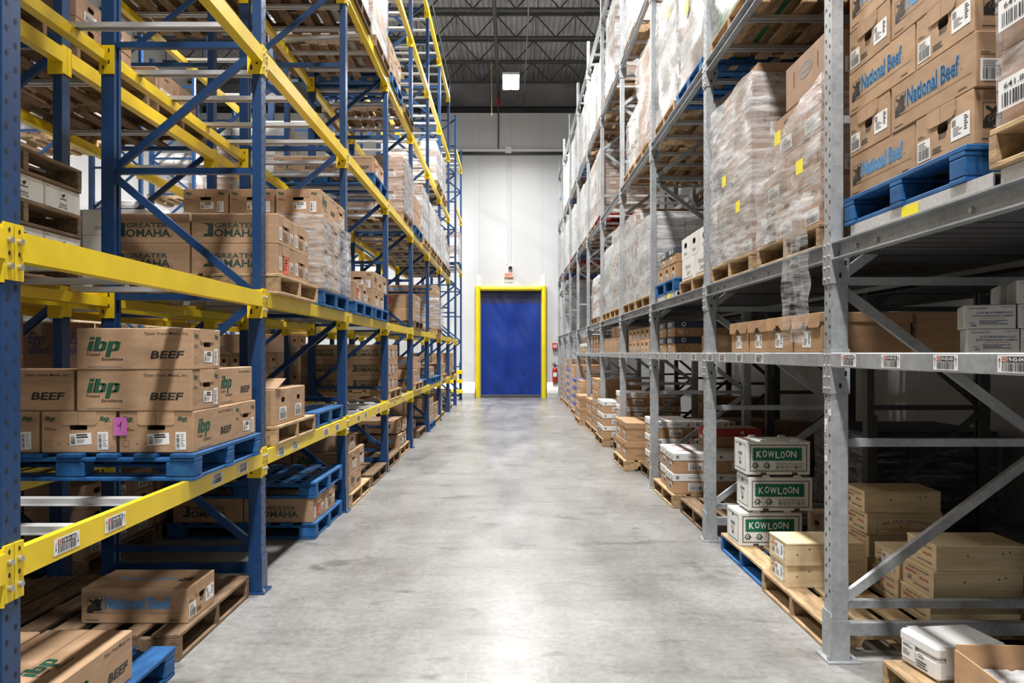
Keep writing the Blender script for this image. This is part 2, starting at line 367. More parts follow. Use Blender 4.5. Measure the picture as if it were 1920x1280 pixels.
for i, p in enumerate(AISLE_LAMPS): highbay(*p, 'twin panel high bay lamp over the aisle, ' + ('shining before the back wall' if i == 0 else '%s lamp in from the back wall' % ORD[i + 1]))
for i, p in enumerate(SIDE_LAMPS): highbay(*p, 'twin panel high bay lamp over the side aisle, %s from the back wall' % ORD[i + 1])
# ------------------------------------------------------------------ the hall
WY = 26.43                      # back wall
XL, XR = -10.6, 4.35            # side walls
def shell():
    b = MB(); b.box(XL - .2, XR + .2, -14, WY + .3, -.12, 0, floor_m); struct('floor', b)
    b = MB(); b.box(XL - .2, -1.03, WY, WY + .15, 0, 9.54, wall_m); b.box(1.03, XR + .2, WY, WY + .15, 0, 9.54, wall_m); b.box(-1.03, 1.03, WY, WY + .15, 3.62, 9.54, wall_m); b.box(-1.03, 1.03, WY + .11, WY + .15, 0, 3.62, wall_m)
    struct('wall_back', b)
    b = MB(); b.box(XL - .2, XR + .2, WY + 1.4, WY + 1.55, 8.5, 12, deck_m); struct('wall_back_upper', b)
    b = MB(); b.box(XL - .15, XL, -14, WY, 0, 11, wall_mx); struct('wall_left', b)
    b = MB(); b.box(XR, XR + .15, -14, WY, 0, 11, wall_mx); struct('wall_right', b)
    # corrugated roof deck, ribs running down the hall
    b = MB(); prof = []; x = XL - .2; p = .155
    while x < XR + .3:
        prof += [(x, 11.06), (x + .085, 11.06), (x + .1, 11.1), (x + .14, 11.1)]; x += p
    vs = [(a, -14, z) for a, z in prof] + [(a, WY + 1.5, z) for a, z in prof]; n = len(prof)
    b.raw(vs, [(i, i + 1, n + i + 1, n + i) for i in range(n - 1)], deck_m)
    struct('ceiling', b)
    # trims on the back wall: girder at the top and the dark ledge across it
    b = MB(); b.box(XL, XR, WY + .5, WY + .75, 9.9, 9.93, steel_d); b.box(XL, XR, WY + .62, WY + .65, 9.6, 9.9, steel_d); b.box(XL, XR, WY + .5, WY + .75, 9.57, 9.6, steel_d)
    struct('trim_1', b)
    b = MB(); b.box(-3.6, XR, WY - .12, WY, 8.22, 8.30, white_s); b.box(-3.6, XR, WY - .10, WY, 8.13, 8.22, black_pl); struct('trim_2', b)
    # curbs at the foot of the wall
    for nm, x0, x1 in (('baseboard_back_left', -3.4, -1.2), ('baseboard_back_right', 1.2, 4.3)):
        b = MB(); b.prism([(WY - .22, 0), (WY - .001, 0), (WY - .001, .30), (WY - .22, .16)], 0, x0, x1, curb_m)
        b.prism([(WY - .22, .16), (WY - .001, .30), (WY - .001, .52), (WY - .2, .25)], 0, x0, x1, curb_w); struct(nm, b)
shell()

# doorway with the blue roll-up curtain and its yellow guards
def doorway():
    t = link('door_1', None, None, (0, WY, 0)); t['kind'] = 'structure'
    b = MB()
    n = 10
    for sx in (-1, 1):
        pts = [(sx * (1.06 + .085 * (1 + math.cos(a))) - sx * .04, -.10 - .09 * math.sin(a)) for a in [math.pi * i / n for i in range(n + 1)]]
        pts = pts + [(pts[-1][0], -.003), (pts[0][0], -.003)]
        if sx < 0: pts = pts[::-1]
        b.prism(pts[::-1], 2, 0.0, 3.72, yel_v)
    link('side_guard', b.mesh('side_guard'), t)
    b = MB(); pts = [(-.10 - .09 * math.sin(a), 3.64 + .075 * math.cos(a)) for a in [math.pi * i / n for i in range(n + 1)]] + [(-.003, 3.565), (-.003, 3.715)]
    b.prism(pts, 0, -1.02, 1.02, yel_v); link('head_guard', b.mesh('head_guard'), t)
    # curtain: gently creased sheet
    nx, nz = 30, 50; vs = []
    for j in range(nz + 1):
        for i in range(nx + 1):
            x = -1.0 + 2.0 * i / nx; z = .06 + 3.52 * j / nz
            sag = .035 * math.sin(math.pi * i / nx) * (1 - .6 * j / nz)
            w = noise.noise(Vector((x * 1.6, z * .8, 3.1))) * .09 + noise.noise(Vector((x * 5 + z * 2.0, z * 1.5, 1))) * .02
            vs.append((x, .03 + sag * 0 + w * math.sin(math.pi * i / nx), z))
    b = MB(); k0 = int(nz * .885)
    for j in range(nz):
        for i in range(nx):
            a = j * (nx + 1) + i
            b.face([vs[a], vs[a + 1], vs[a + nx + 2], vs[a + nx + 1]], blue_v if j < k0 else blue_v2, True)
    link('curtain', b.mesh('curtain'), t)
    b = MB(); b.cbox(-.99, .99, -.05, .02, .01, .09, steel_d, .008); link('bottom_bar', b.mesh('bottom_bar'), t)
    b = MB()
    for sx in (-1, 1): b.box(sx * 1.08 - .07, sx * 1.08 + .07, -.02, -.001, 3.72, 4.12, white_s)
    link('track_plate', b.mesh('track_plate'), t)
doorway()

def ceiling_steel():
    for i in range(4):
        y = 20.31 + 1.83 * i; zb = 10.33; zt = 11.03
        t = thing('roof_joist', 'dark open web roof joist, %s from the back wall' % ['fourth', 'third', 'second', 'first'][i], 'roof joist', (0, y, 0), 0, 'open web roof joists')
        b = MB(); b.box(XL + .02, XR - .02, -.055, -.012, zb, zb + .05, steel_d); b.box(XL + .02, XR - .02, .012, .055, zb, zb + .05, steel_d); link('bottom_chord', b.mesh('bottom_chord'), t)
        b = MB(); b.box(XL + .02, XR - .02, -.06, -.012, zt - .05, zt, steel_d); b.box(XL + .02, XR - .02, .012, .06, zt - .05, zt, steel_d); link('top_chord', b.mesh('top_chord'), t)
        b = MB(); x = XL + .1; k = 0
        while x < XR - .7:
            b.bar((x, 0, zb + .04 if k % 2 else zt - .04), (x + .56, 0, zt - .04 if k % 2 else zb + .04), .03, .03, steel_d)
            if k % 2 == 0: b.bar((x, 0, zb + .04), (x, 0, zt - .04), .018, .018, steel_d)
            x += .56; k += 1
        link('web_lattice', b.mesh('web_lattice'), t)
    def pipe(name, label, x, z, r, m, y0=17, y1=WY + 1.2):
        t = thing(name, label, 'pipe', (x, y0, z)); b = MB(); b.tube((0, 0, 0), (0, y1 - y0, 0), r, m, 10); link('pipe_run', b.mesh('pipe_run'), t)
        b = MB()
        for yy in (20.31, 22.14, 23.97, 25.8): b.tube((0, yy - y0, r * .6), (0, yy - y0, 10.36 - z + .1), .006, m, 6)
        link('hanger', b.mesh('hanger'), t)
    pipe('sprinkler_main', 'thick dark sprinkler main under the joists', -.42, 10.24, .055, steel_d)
    pipe('conduit', 'thin pale conduit under the joists beside the lamp', .45, 10.29, .017, galv)
    pipe('conduit', 'thin pale conduit under the joists above the blue rack', -1.98, 10.29, .02, galv)
    # pull cord, riser, junction box, drops, camera, exit sign, extinguisher
    t = thing('pull_cord', 'yellow pull cord hanging left of the lamp', 'cord', (-.585, 23.94, 10.335)); b = MB(); b.tube((0, 0, 0), (0, 0, -1.55), .012, yel_cord, 8); link('cord', b.mesh('cord'), t)
    b = MB(); b.tube((0, 0, -1.55), (0, 0, -1.62), .012, white_s, 8, .028); link('pull_knob', b.mesh('pull_knob'), t)
    t = thing('sprinkler_riser', 'grey riser pipe with red coupling on the upper back wall', 'pipe', (-.42, WY - .04, 8.305)); b = MB(); b.tube((0, 0, .0), (0, 0, 1.875), .022, steel_d, 10); link('pipe_run', b.mesh('pipe_run'), t)
    b = MB(); b.tube((0, 0, 1.45), (0, 0, 1.75), .04, red_s, 10); b.tube((0, 0, 1.55), (0, 0, 1.62), .06, red_s, 10); link('coupling', b.mesh('coupling'), t)
    t = thing('electrical_conduit', 'white conduit pair dropping from the ledge to the door camera', 'conduit', (0, WY - .03, 4.45)); b = MB()
    b.tube((-.13, 0, .02), (-.13, 0, 3.72), .016, white_s, 8); link('pipe_run', b.mesh('pipe_run'), t)
    b = MB(); b.tube((-.04, 0, .0), (-.04, 0, 3.72), .016, white_s, 8); link('pipe_run', b.mesh('pipe_run'), t)
    b = MB(); b.cbox(-.19, .02, -.10, .02, 3.72, 3.95, white_s, .01); link('junction_box', b.mesh('junction_box'), t)
    t = thing('security_camera', 'dark dome security camera above the exit sign', 'camera', (-.02, WY, 4.28)); b = MB(); b.cbox(-.07, .07, -.12, 0, .02, .16, white_s, .02); link('housing', b.mesh('housing'), t)
    b = MB()
    for i in range(5): b.tube((0, -.12 - .05 * math.sin(i * .3), .06 - .0 + 0), (0, -.12 - .05 * math.sin((i + 1) * .3), .06), .062 * math.cos(i * .3), black_pl, 14, .062 * math.cos((i + 1) * .3))
    link('dome', b.mesh('dome'), t)
    t = thing('exit_sign', 'pale red exit sign on the wall above the blue door', 'sign', (-.07, WY, 4.02)); b = MB(); b.cbox(-.15, .15, -.09, 0, 0, .16, exit_m, .008); link('sign_panel', b.mesh('sign_panel'), t)
    f = Face((-.15, -.0905, 0), (1, 0, 0), (0, 0, 1), .3, .16); b = MB(); f.text(b, 'EXIT', .15, .035, .09, red_s, .02, 0, .22, centre=True); link('lettering', b.mesh('lettering'), t)
    b = MB(); b.box(-.14, .14, -.02, 0, -.16, 0, curb_m); link('sign_shadow', b.mesh('sign_shadow'), t)  # grey plate standing for the shadow the sign casts below it
    t = thing('fire_extinguisher', 'red fire extinguisher hanging on the back wall', 'fire extinguisher', (1.47, WY - .12, .52)); b = MB()
    b.tube((0, 0, 0), (0, 0, .42), .085, red_s, 16); b.tube((0, 0, .42), (0, 0, .5), .085, red_s, 16, .03); link('cylinder', b.mesh('cylinder'), t)
    b = MB(); b.tube((0, 0, .5), (0, 0, .56), .03, black_pl, 10); b.box(-.09, .05, -.015, .015, .56, .59, black_pl); b.box(-.09, .02, -.015, .015, .62, .64, black_pl); link('valve', b.mesh('valve'), t)
    b = MB()
    for p, q in (((.05, 0, .57), (.12, 0, .5)), ((.12, 0, .5), (.13, 0, .3)), ((.13, 0, .3), (.11, 0, .16))): b.tube(p, q, .013, black_pl, 8)
    link('hose', b.mesh('hose'), t); b = MB(); b.box(-.06, .06, -.0875, -.08, .18, .32, paper); link('instruction_label', b.mesh('instruction_label'), t)
    b = MB(); b.box(-.03, .03, .08, .119, .2, .45, steel_d); link('wall_bracket', b.mesh('wall_bracket'), t)
    t = thing('fire_sign', 'small red fire extinguisher sign above the extinguisher', 'sign', (1.47, WY, 1.62)); b = MB(); b.box(-.08, .08, -.13, -.001, 0, .2, red_s); link('sign_panel', b.mesh('sign_panel'), t)
    b = MB(); b.box(-.05, -.01, -.133, -.1305, .05, .15, paper); b.box(.02, .05, -.133, -.1305, .04, .16, paper); link('pictogram', b.mesh('pictogram'), t)
ceiling_steel()

# ------------------------------------------------------------------ racks
LZ = [0, .885, 1.88, 3.40, 4.95, 6.48, 8.0]          # beam tops, blue rack (0 = floor)
RZ = [0, 1.50, 2.035, 3.82, 5.60, 7.28]              # beam tops, grey rack
BAYL = 2.5
def LY(k): return BAYL * k                            # far edge of the upright k of the blue rack
def RY(k): return 1.46 + 2.452 * k                    # same for the grey rack (k = 1 first in view)

def post_mesh(xf, s, depth, h, lower, mtl, holes, zlow):
    """C section upright; aisle face at x = 0 of its own frame, s points into the rack"""
    b = MB()
    def bx(x0, x1, *r): b.box(min(x0, x1), max(x0, x1), *r)
    bx(0, s * depth, -.09, 0, 0, h, mtl)
    bx(s * depth, s * (depth + .02), -.09, -.06, 0, h, mtl); bx(s * depth, s * (depth + .02), -.03, 0, 0, h, mtl)
    if lower: b.cbox(min(s * depth * .9, s * (depth + .045)), max(s * depth * .9, s * (depth + .045)), -.0915, .0015, 0, zlow, mtl, .003)
    if holes:
        f = Face((0, -.09 if s < 0 else 0, 0), (0, 1 if s < 0 else -1, 0), (0, 0, 1), .09, h)
        z = .30; k = 0
        while z < h - .1:
            for q, yy in ((0, .022), (1, .066)):
                f.disc(b, yy, z + q * .036, .0075, .0105, hole_m, 1, 7)
            z += .076; k += 1
    return b.mesh('post')
def frame_parts(root_loc, xf, xr, s, h, blue, k, rack, lowz, holes=True, dark=False):
    """upright frame: bracing mesh with two posts, guards and base plates below it"""
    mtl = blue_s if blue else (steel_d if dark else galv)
    b = MB(); z0 = .27; x0 = xf + s * .05; x1 = xr - s * .05; n = 0; z = z0; st = .79
    while z < h - .3:
        b.bar((x0, -.045, z), (x1, -.045, z), .04, .038, mtl)
        z += st
    z = z0; n = 0
    while z + st < h - .05:
        a, c = (x0, x1) if n % 2 == 0 else (x1, x0)
        b.bar((a, -.02 if n % 2 else -.07, z + .02), (c, -.02 if n % 2 else -.07, z + st - .02), .032, .045, mtl); z += st; n += 1
    b.bar((x0, -.045, .15), (x1, -.045, .15), .05, .06, mtl)
    fr = link('upright_frame', b.mesh('upright_frame'), rack, root_loc)
    key = (blue, holes, h, lowz, dark)
    link('post', POSTS.setdefault(('f',) + key + (s,), None) or POSTS.__setitem__(('f',) + key + (s,), post_mesh(0, s, .036, h, True, mtl, holes, lowz)) or POSTS[('f',) + key + (s,)], fr, (xf, 0, 0))
    link('post', POSTS.setdefault(('r',) + key + (-s,), None) or POSTS.__setitem__(('r',) + key + (-s,), post_mesh(0, -s, .06, h, False, mtl, False, lowz)) or POSTS[('r',) + key + (-s,)], fr, (xr, 0, 0))
    gk = ('g', blue, s, dark)
    if gk not in POSTS:
        g = MB(); t = .008; w = lambda a, c, *r: g.box(min(a, c), max(a, c), *r)
        w(-s * t, -s * .001, -.10, .01, .012, .22, mtl); w(-s * .001, s * .085, -.1005, -.0925, .012, .2, mtl); w(-s * .001, s * .085, .0025, .0105, .012, .2, mtl)
        g.prism([(-.10, .22), (.01, .22), (-.0, .236), (-.09, .236)], 0, min(-s * t, -s * .001), max(-s * t, -s * .001), mtl)
        POSTS[gk] = g.mesh('post_guard')
        g = MB(); g.cbox(min(-s * .03, s * .13), max(-s * .03, s * .13), -.125, .035, .0, .011, mtl, .002)
        g.tube((-s * .018, -.1, .011), (-s * .018, -.1, .03), .009, bolt_m, 6); g.tube((s * .112, .02, .011), (s * .112, .02, .03), .009, bolt_m, 6)
        POSTS['b' + str(gk)] = g.mesh('base_plate')
        g = MB(); g.cbox(min(-s * .07, s * .03), max(-s * .07, s * .03), -.115, .025, .0, .011, mtl, .002); POSTS['b2' + str(gk)] = g.mesh('base_plate')
    link('post_guard', POSTS[gk], fr, (xf, 0, 0)); link('base_plate', POSTS['b' + str(gk)], fr, (xf, 0, 0)); link('base_plate', POSTS['b2' + str(gk)], fr, (xr - s * .02, 0, 0))
POSTS = {}
def hexbolt(b, c, n, r, h): b.tube(c, Vector(c) + Vector(n) * h, r, bolt_m, 6)

def location_sticker(code, up, w=.158, h=.056):
    """white bin sticker: red row tag, black code tag, barcode and two arrows; drawn to face +x"""
    b = MB(); f = Face((0, 0, 0), (0, 1, 0), (0, 0, 1), w, h); f.slab(b, 0, 0, w, h, paper, .0008); g = f.above(.0012)
    g.rect(b, .022, .033, .022, .018, red_i); g.text(b, 'C1', .033, .0365, .0115, paper, .02, 0, .016, 2, True)
    g.rect(b, .047, .033, w - .047 - .022, .018, ink); g.text(b, code, .047 + (w - .069) / 2, .0365, .0115, paper, .02, 0, w - .08, 2, True)
    g.barcode(b, .024, .005, w - .048, .025, hash(code) % 97 if False else sum(map(ord, code)), 1)
    for x in (.011, w - .011):
        g.rect(b, x - .0012, .015, .0024, .028, ink)
        if up: g.poly(b, [(x - .0045, .038), (x + .0045, .038), (x, .048)], ink)
        else: g.poly(b, [(x - .0045, .022), (x, .012), (x + .0045, .022)], ink)
    return b
def flip_x(b):
    b.v = [(-x, -y, z) for x, y, z in b.v]; return b           # half turn about z: now faces -x
CON = {}
def left_connector(near):
    k = ('L', near)
    if k not in CON:
        b = MB()
        b.box(.001, .009, -.093, -.048, -.155, .022, yel_s); b.box(.001, .009, -.042, .003, -.155, .022, yel_s)
        b.box(-.085, .009, -.099, -.0925, -.165, .014, yel_s)
        if near:
            for yy in (-.070, -.020):
                for z in (-.032, -.112): hexbolt(b, (.009, yy, z), (1, 0, 0), .0105, .012)
                for z in (-.0, -.072): Face((.009, -.09, 0), (0, 1, 0), (0, 0, 1), 1, 1).disc(b, .09 + yy, z, .006, .008, hole_m, 1, 8)
            f = Face((-.085, -.099, -.165), (1, 0, 0), (0, 0, 1), .094, .179)
            for x, z in ((.025, .04), (.025, .115), (.06, .075), (.06, .145)): f.rect(b, x - .0065, z - .015, .013, .030, hole_m)
        CON[k] = b.mesh('beam_connector')
    return CON[k]
def rear_connector():
    if 'LR' not in CON:
        b = MB(); b.box(-.009, -.001, -.093, .003, -.155, .018, yel_s); b.box(-.009, .085, -.099, -.0925, -.165, .014, yel_s)
        f = Face((-.009, -.099, -.165), (1, 0, 0), (0, 0, 1), .094, .179)
        for x, z in ((.025, .04), (.06, .075), (.06, .145)): f.rect(b, x - .005, z - .013, .010, .026, hole_m)
        CON['LR'] = b.mesh('beam_connector')
    return CON['LR']
BEAMS = {}
def left_beam(parent, xf, s_in, y0, y1, z, front=True, stickers=(), conn=(), h=.092):
    """yellow step beam from y0 to y1, outer face at xf, s_in points into the rack"""
    key = ('L', round(y1 - y0, 3), s_in, h)
    if key not in BEAMS:
        b = MB(); o = -s_in * .012; i1 = s_in * .018; i2 = s_in * .048
        prof = [(o, -h), (i2, -h), (i2, -.032), (i1, -.032), (i1, 0), (o, 0)]
        if s_in < 0: prof = prof[::-1]
        b.prism(prof[::-1], 1, 0, y1 - y0, yel_s); BEAMS[key] = b.mesh('load_beam')
    o = link('load_beam', BEAMS[key], parent, (xf, y0, z))
    for yy, near in conn: link('beam_connector', left_connector(near) if front else rear_connector(), o, (0, yy - y0, 0))
    for code, yy, up in stickers:
        sb = location_sticker(code, up); link('location_sticker', sb.mesh('location_sticker'), o, (.0125, yy - y0, -h / 2 - .028))
    return o
BARM = {}
def bars(place, xs, ys, z, group, length, mtl=None):
    k = round(length, 3)
    if k not in BARM:
        b = MB(); b.box(0, length, -.028, .028, -.006, 0, silver); b.box(0, length, -.028, -.022, -.030, -.006, silver); b.box(0, length, .022, .028, -.030, -.006, silver)
        b.box(.0, length, -.036, -.028, -.030, -.026, silver); b.box(0, length, .028, .036, -.030, -.026, silver); BARM[k] = b.mesh('pallet_support_bar')
    for y in ys: thing('pallet_support_bar', 'silver support bar between the beams, ' + place, 'support bar', (xs, y, z), 0, group, BARM[k])

NB_L = 9
XA, XAR, XB, XBR = -1.557, -2.555, -2.80, -3.83
rackA = thing('pallet_rack', 'tall blue and yellow pallet rack lining the aisle opposite the grey rack', 'pallet rack')
rackB = thing('pallet_rack', 'second blue and yellow pallet rack standing back to back behind the aisle one', 'pallet rack')
for k in range(0, NB_L + 1):
    frame_parts((0, LY(k), 0), XA, XAR, -1, 8.27, True, k, rackA, 1.79, k <= 5)
    if 1 <= k <= 7: frame_parts((0, LY(k), 0), XB, XBR, -1, 8.27, True, k, rackB, 1.2, False)
code = {1: [('18-01-02', 2.66, False), ('18-02-02', 2.995, True), ('18-01-01', 4.06, False), ('18-02-01', 4.46, True)],
        2: [('17-01-04', 5.22, False), ('17-02-04', 5.56, True), ('17-01-03', 6.5, False), ('17-02-03', 6.92, True)],
        3: [('17-01-02', 7.9, False), ('17-02-02', 8.3, True), ('17-01-01', 9.1, False)], 4: [('16-01-04', 10.4, False), ('16-02-04', 11.2, True)]}
for lv in range(1, 7):
    z = LZ[lv]
    for k in range(0, NB_L):
        y0 = LY(k); y1 = LY(k + 1) - .09
        if k == 0:
            if lv <= 4: left_beam(rackA, XA, -1, 0.0, y1, z, True, (), ((LY(1), True),)); left_beam(rackA, XAR, 1, 0.0, y1, z, False)
            continue
        if k < 8 or lv < 3:
            left_beam(rackA, XA, -1, y0, y1, z, True, code.get(k, ()) if lv == 1 else (), ((LY(k + 1), k < 4),))
            left_beam(rackA, XAR, 1, y0, y1, z, False, (), ((LY(k + 1), False),))
        if k <= 6:
            left_beam(rackB, XB, -1, y0, y1, z, True, (), ((LY(k + 1), False),))
            if lv in (1, 2, 3, 4): left_beam(rackB, XBR, 1, y0, y1, z, False)
        if k < 8:
            pl = 'level %s, %s bay of the blue rack' % (NUM[lv], ORD[k])
            ys = [y0 + d for d in (.32, .85, 1.52, 2.05)]
            bars(pl, XAR + .020, ys, z - .0005, 'support bars on level %s, bay %s' % (NUM[lv], NUM[k]), (XA - .021) - (XAR + .020))
            if 1 <= k <= 4 and lv in (2, 3, 4, 5):
                bars('level %s, %s bay of the rear blue rack' % (NUM[lv], ORD[k]), XBR + .020, [y0 + .5, y0 + 1.75], z, 'rear support bars on level %s, bay %s' % (NUM[lv], NUM[k]), (XB - .021) - (XBR + .020))
b = MB(); b.box(0, .95, -.028, .028, -.006, 0, silver); b.box(0, .95, -.028, -.022, -.030, -.006, silver); b.box(0, .95, .022, .028, -.030, -.006, silver)
thing('pallet_support_bar', 'loose silver support bar lying askew across the beams, level four third bay, blue rack', 'support bar', (XAR + .03, 8.745, LZ[4] + .0315), R(-8), None, b.mesh('pallet_support_bar'))
# last short rack against the wall: other beam heights, plus yellow guard rails
rackE = thing('pallet_rack', 'last short blue rack bay before the back wall with yellow guard rails', 'pallet rack')
frame_parts((0, 25.0, 0), XA, XAR, -1, 7.92, True, 10, rackE, 1.2, False)
for z in (4.05, 5.68, 7.32): left_beam(rackE, XA, -1, LY(9) + .02, 24.91, z, True, (), ((25.0, False),)); left_beam(rackE, XAR, 1, LY(9) + .02, 24.91, z, False)
for z in (4.05, 5.68, 7.32): bars('bay by the back wall, beam at %s' % {4.05: 'lower level', 5.68: 'middle level', 7.32: 'top level'}[z], XAR + .020, [22.95, 23.6, 24.2, 24.7], z, 'end bay support bars %.1f' % z, (XA - .021) - (XAR + .020))
for z in (.28, .60, .89):
    b = MB(); b.cbox(XAR + .1, XA + .03, -.20, -.115, z - .06, z + .06, yel_s, .01); link('guard_rail', b.mesh('guard_rail'), rackE, (0, 25.0, 0))
# one rack further off across the next aisle
rackT = thing('pallet_rack', 'distant blue rack seen through the near racks, across the next aisle', 'pallet rack')
for k in range(3, 10, 1): frame_parts((0, LY(k), 0), -7.0, -8.0, -1, 8.0, True, k, rackT, 1.2, False)
for lv in (1, 2, 3, 4, 5):
    for k in range(3, 9): left_beam(rackT, -7.0, -1, LY(k), LY(k + 1) - .09, LZ[lv], True, (), ((LY(k + 1), False),))

# ---- grey rack
XG, XGR, XH, XHR = 1.557, 2.66, 2.84, 3.82
rackG = thing('pallet_rack', 'tall galvanised grey pallet rack lining the aisle opposite the blue rack', 'pallet rack')
rackH = thing('pallet_rack', 'second grey rack standing in the dark behind the galvanised one', 'pallet rack')
def right_connector(near):
    k = ('R', near)
    if k not in CON:
        b = MB(); b.box(-.007, -.001, -.093, .003, -.20, .02, galv); b.box(-.007, .085, -.098, -.0925, -.20, .02, galv)
        for yy in (-.070, -.022):
            for z in (-.01, -.065, -.12, -.175): hexbolt(b, (-.007, yy, z), (-1, 0, 0), .009, .009)
        if near:
            f = Face((-.007, -.098, -.2), (1, 0, 0), (0, 0, 1), .09, .22)
            for x, z in ((.045, .04), (.072, .1), (.045, .15)): f.rect(b, x - .006, z - .012, .012, .024, hole_m)
        CON[k] = b.mesh('beam_connector')
    return CON[k]
def right_beam(parent, xf, s_in, y0, y1, z, channel, stickers=(), conn=(), bolts=False):
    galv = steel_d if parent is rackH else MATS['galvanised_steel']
    key = ('R', round(y1 - y0, 3), s_in, channel, bolts, galv.name)
    if key not in BEAMS:
        b = MB(); L_ = y1 - y0
        def bx(x0, x1, *r): b.box(min(x0, x1), max(x0, x1), *r)
        if channel:
            bx(s_in * .034, s_in * .040, 0, L_, -.085, 0, galv); bx(-s_in * .006, s_in * .034, 0, L_, -.007, 0, galv); bx(-s_in * .006, s_in * .034, 0, L_, -.085, -.078, galv)
            if bolts:
                for yy in (.55, .95, 1.25, 1.95, 2.15): hexbolt(b, (s_in * .034, yy, -.045), (-s_in, 0, 0), .011, .012)
        else:
            b.cbox(min(-s_in * .008, s_in * .045), max(-s_in * .008, s_in * .045), 0, L_, -.07, 0, galv, .004)
        BEAMS[key] = b.mesh('load_beam')
    o = link('load_beam', BEAMS[key], parent, (xf, y0, z))
    for yy, near in conn: link('beam_connector', right_connector(near), o, (0, yy - y0, 0))
    for cd, yy, up in stickers:
        sb = flip_x(location_sticker(cd, up)); link('location_sticker', sb.mesh('location_sticker'), o, (-.0085, yy - y0, -.035 - .028))
    return o
for k in range(0, 11):
    frame_parts((0, RY(k), 0), XG, XGR, 1, 7.86, False, k, rackG, 2.0, k <= 5)
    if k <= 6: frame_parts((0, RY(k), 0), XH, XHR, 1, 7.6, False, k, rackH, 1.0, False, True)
rcode = {0: [('19-02-04', 2.505, True), ('19-02-03', 2.885, True), ('19-02-02', 3.29, True), ('19-02-01', 3.69, True)],
         1: [('20-02-04', 4.99, True), ('20-02-03', 5.42, True), ('20-02-02', 5.85, True), ('20-02-01', 6.2, True)],
         2: [('21-02-04', 6.75, True), ('21-02-03', 7.35, True), ('21-02-02', 7.9, True), ('21-02-01', 8.4, True)],
         3: [('22-02-04', 9.1, True), ('22-02-03', 9.7, True), ('22-02-02', 10.3, True)], 4: [('23-02-04', 11.8, True), ('23-02-03', 12.6, True)]}
for lv in range(1, 6):
    for k in range(0, 10):
        if lv == 1 and k > 6: continue
        y0 = RY(k); y1 = RY(k + 1) - .09
        if k == 0: right_beam(rackG, XG, 1, RY(-1), RY(0) - .09, RZ[lv], lv > 1); right_beam(rackG, XGR, -1, RY(-1), RY(0) - .09, RZ[lv], lv > 1)
        right_beam(rackG, XG, 1, y0, y1, RZ[lv], lv > 1, [(c, y, u) for c, y, u in rcode.get(k, ())] if lv == 1 else (), ((RY(k + 1), k < 3),), k < 4)
        right_beam(rackG, XGR, -1, y0, y1, RZ[lv], lv > 1)
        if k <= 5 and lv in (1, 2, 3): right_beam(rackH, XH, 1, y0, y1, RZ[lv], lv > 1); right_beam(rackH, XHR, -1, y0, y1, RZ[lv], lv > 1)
        if k <= 6:
            ys = [y0 + d for d in (.32, .85, 1.52, 2.05)]
            bars('level %s, %s bay of the grey rack' % (NUM[lv], ORD[k + 1]), XG + .049, ys, RZ[lv] - .0005, 'grey rack support bars, level %s, bay %s' % (NUM[lv], NUM[k + 1]), (XGR - .049) - (XG + .049))
# slatted cart lanes under the upper levels of the grey rack
for lv in (2,):
    for k in range(0, 6):
        if lv > 2 and k == 0: continue
        y0 = RY(k); y1 = RY(k + 1) - .09; b = MB(); y = y0 + .06
        while y < y1 - .12:
            b.box(XG + .05, XGR - .05, y, y + .105, -.062, -.040, steel_d); b.box(XH + .05, XHR - .05, y, y + .105, -.062, -.040, steel_d); y += .135
        link('lane_slat', b.mesh('lane_slat'), rackG, (0, 0, RZ[lv]))
# upright stickers on the first grey post
for i, zz in enumerate((1.195, .965)):
    sb = MB(); f = Face((0, 0, 0), (0, 0, 1), (0, 1, 0), .21, .032); f = Face((0, 0, 0), (0, 0, -1 if i else 1), (0, 1 if i else -1, 0), .21, .032)
    if f.n.x > 0: f = Face((0, 0, 0), (0, 0, 1), (0, 1, 0), .21, .032)
    f.slab(sb, 0, -.016, .21, .032, paper); g = f.above(.0015)
    g.barcode(sb, .03, -.013, .15, .016, 3 + i, 1); g.text(sb, 'C1', .03, .005, .009, red_i, .02, 0, .014, 1); g.text(sb, '19-01-0%d' % (i + 1), .055, .005, .009, ink, .02, 0, .09, 1)
    sb.face([g.P(.008, -.003), g.P(.02, 0), g.P(.008, .003)], ink)
    if sum(v[0] for v in sb.v) > 0: sb.v = [(-x, y, z) for x, y, z in sb.v]; sb.f = [t[::-1] for t in sb.f]
    fr = [o for o in rackG.children if o.name.startswith('upright_frame') and abs(o.location.y - RY(1)) < .01][0]
    link('location_sticker', sb.mesh('location_sticker'), fr, (XG - .001, -.07 + i * .045, zz))
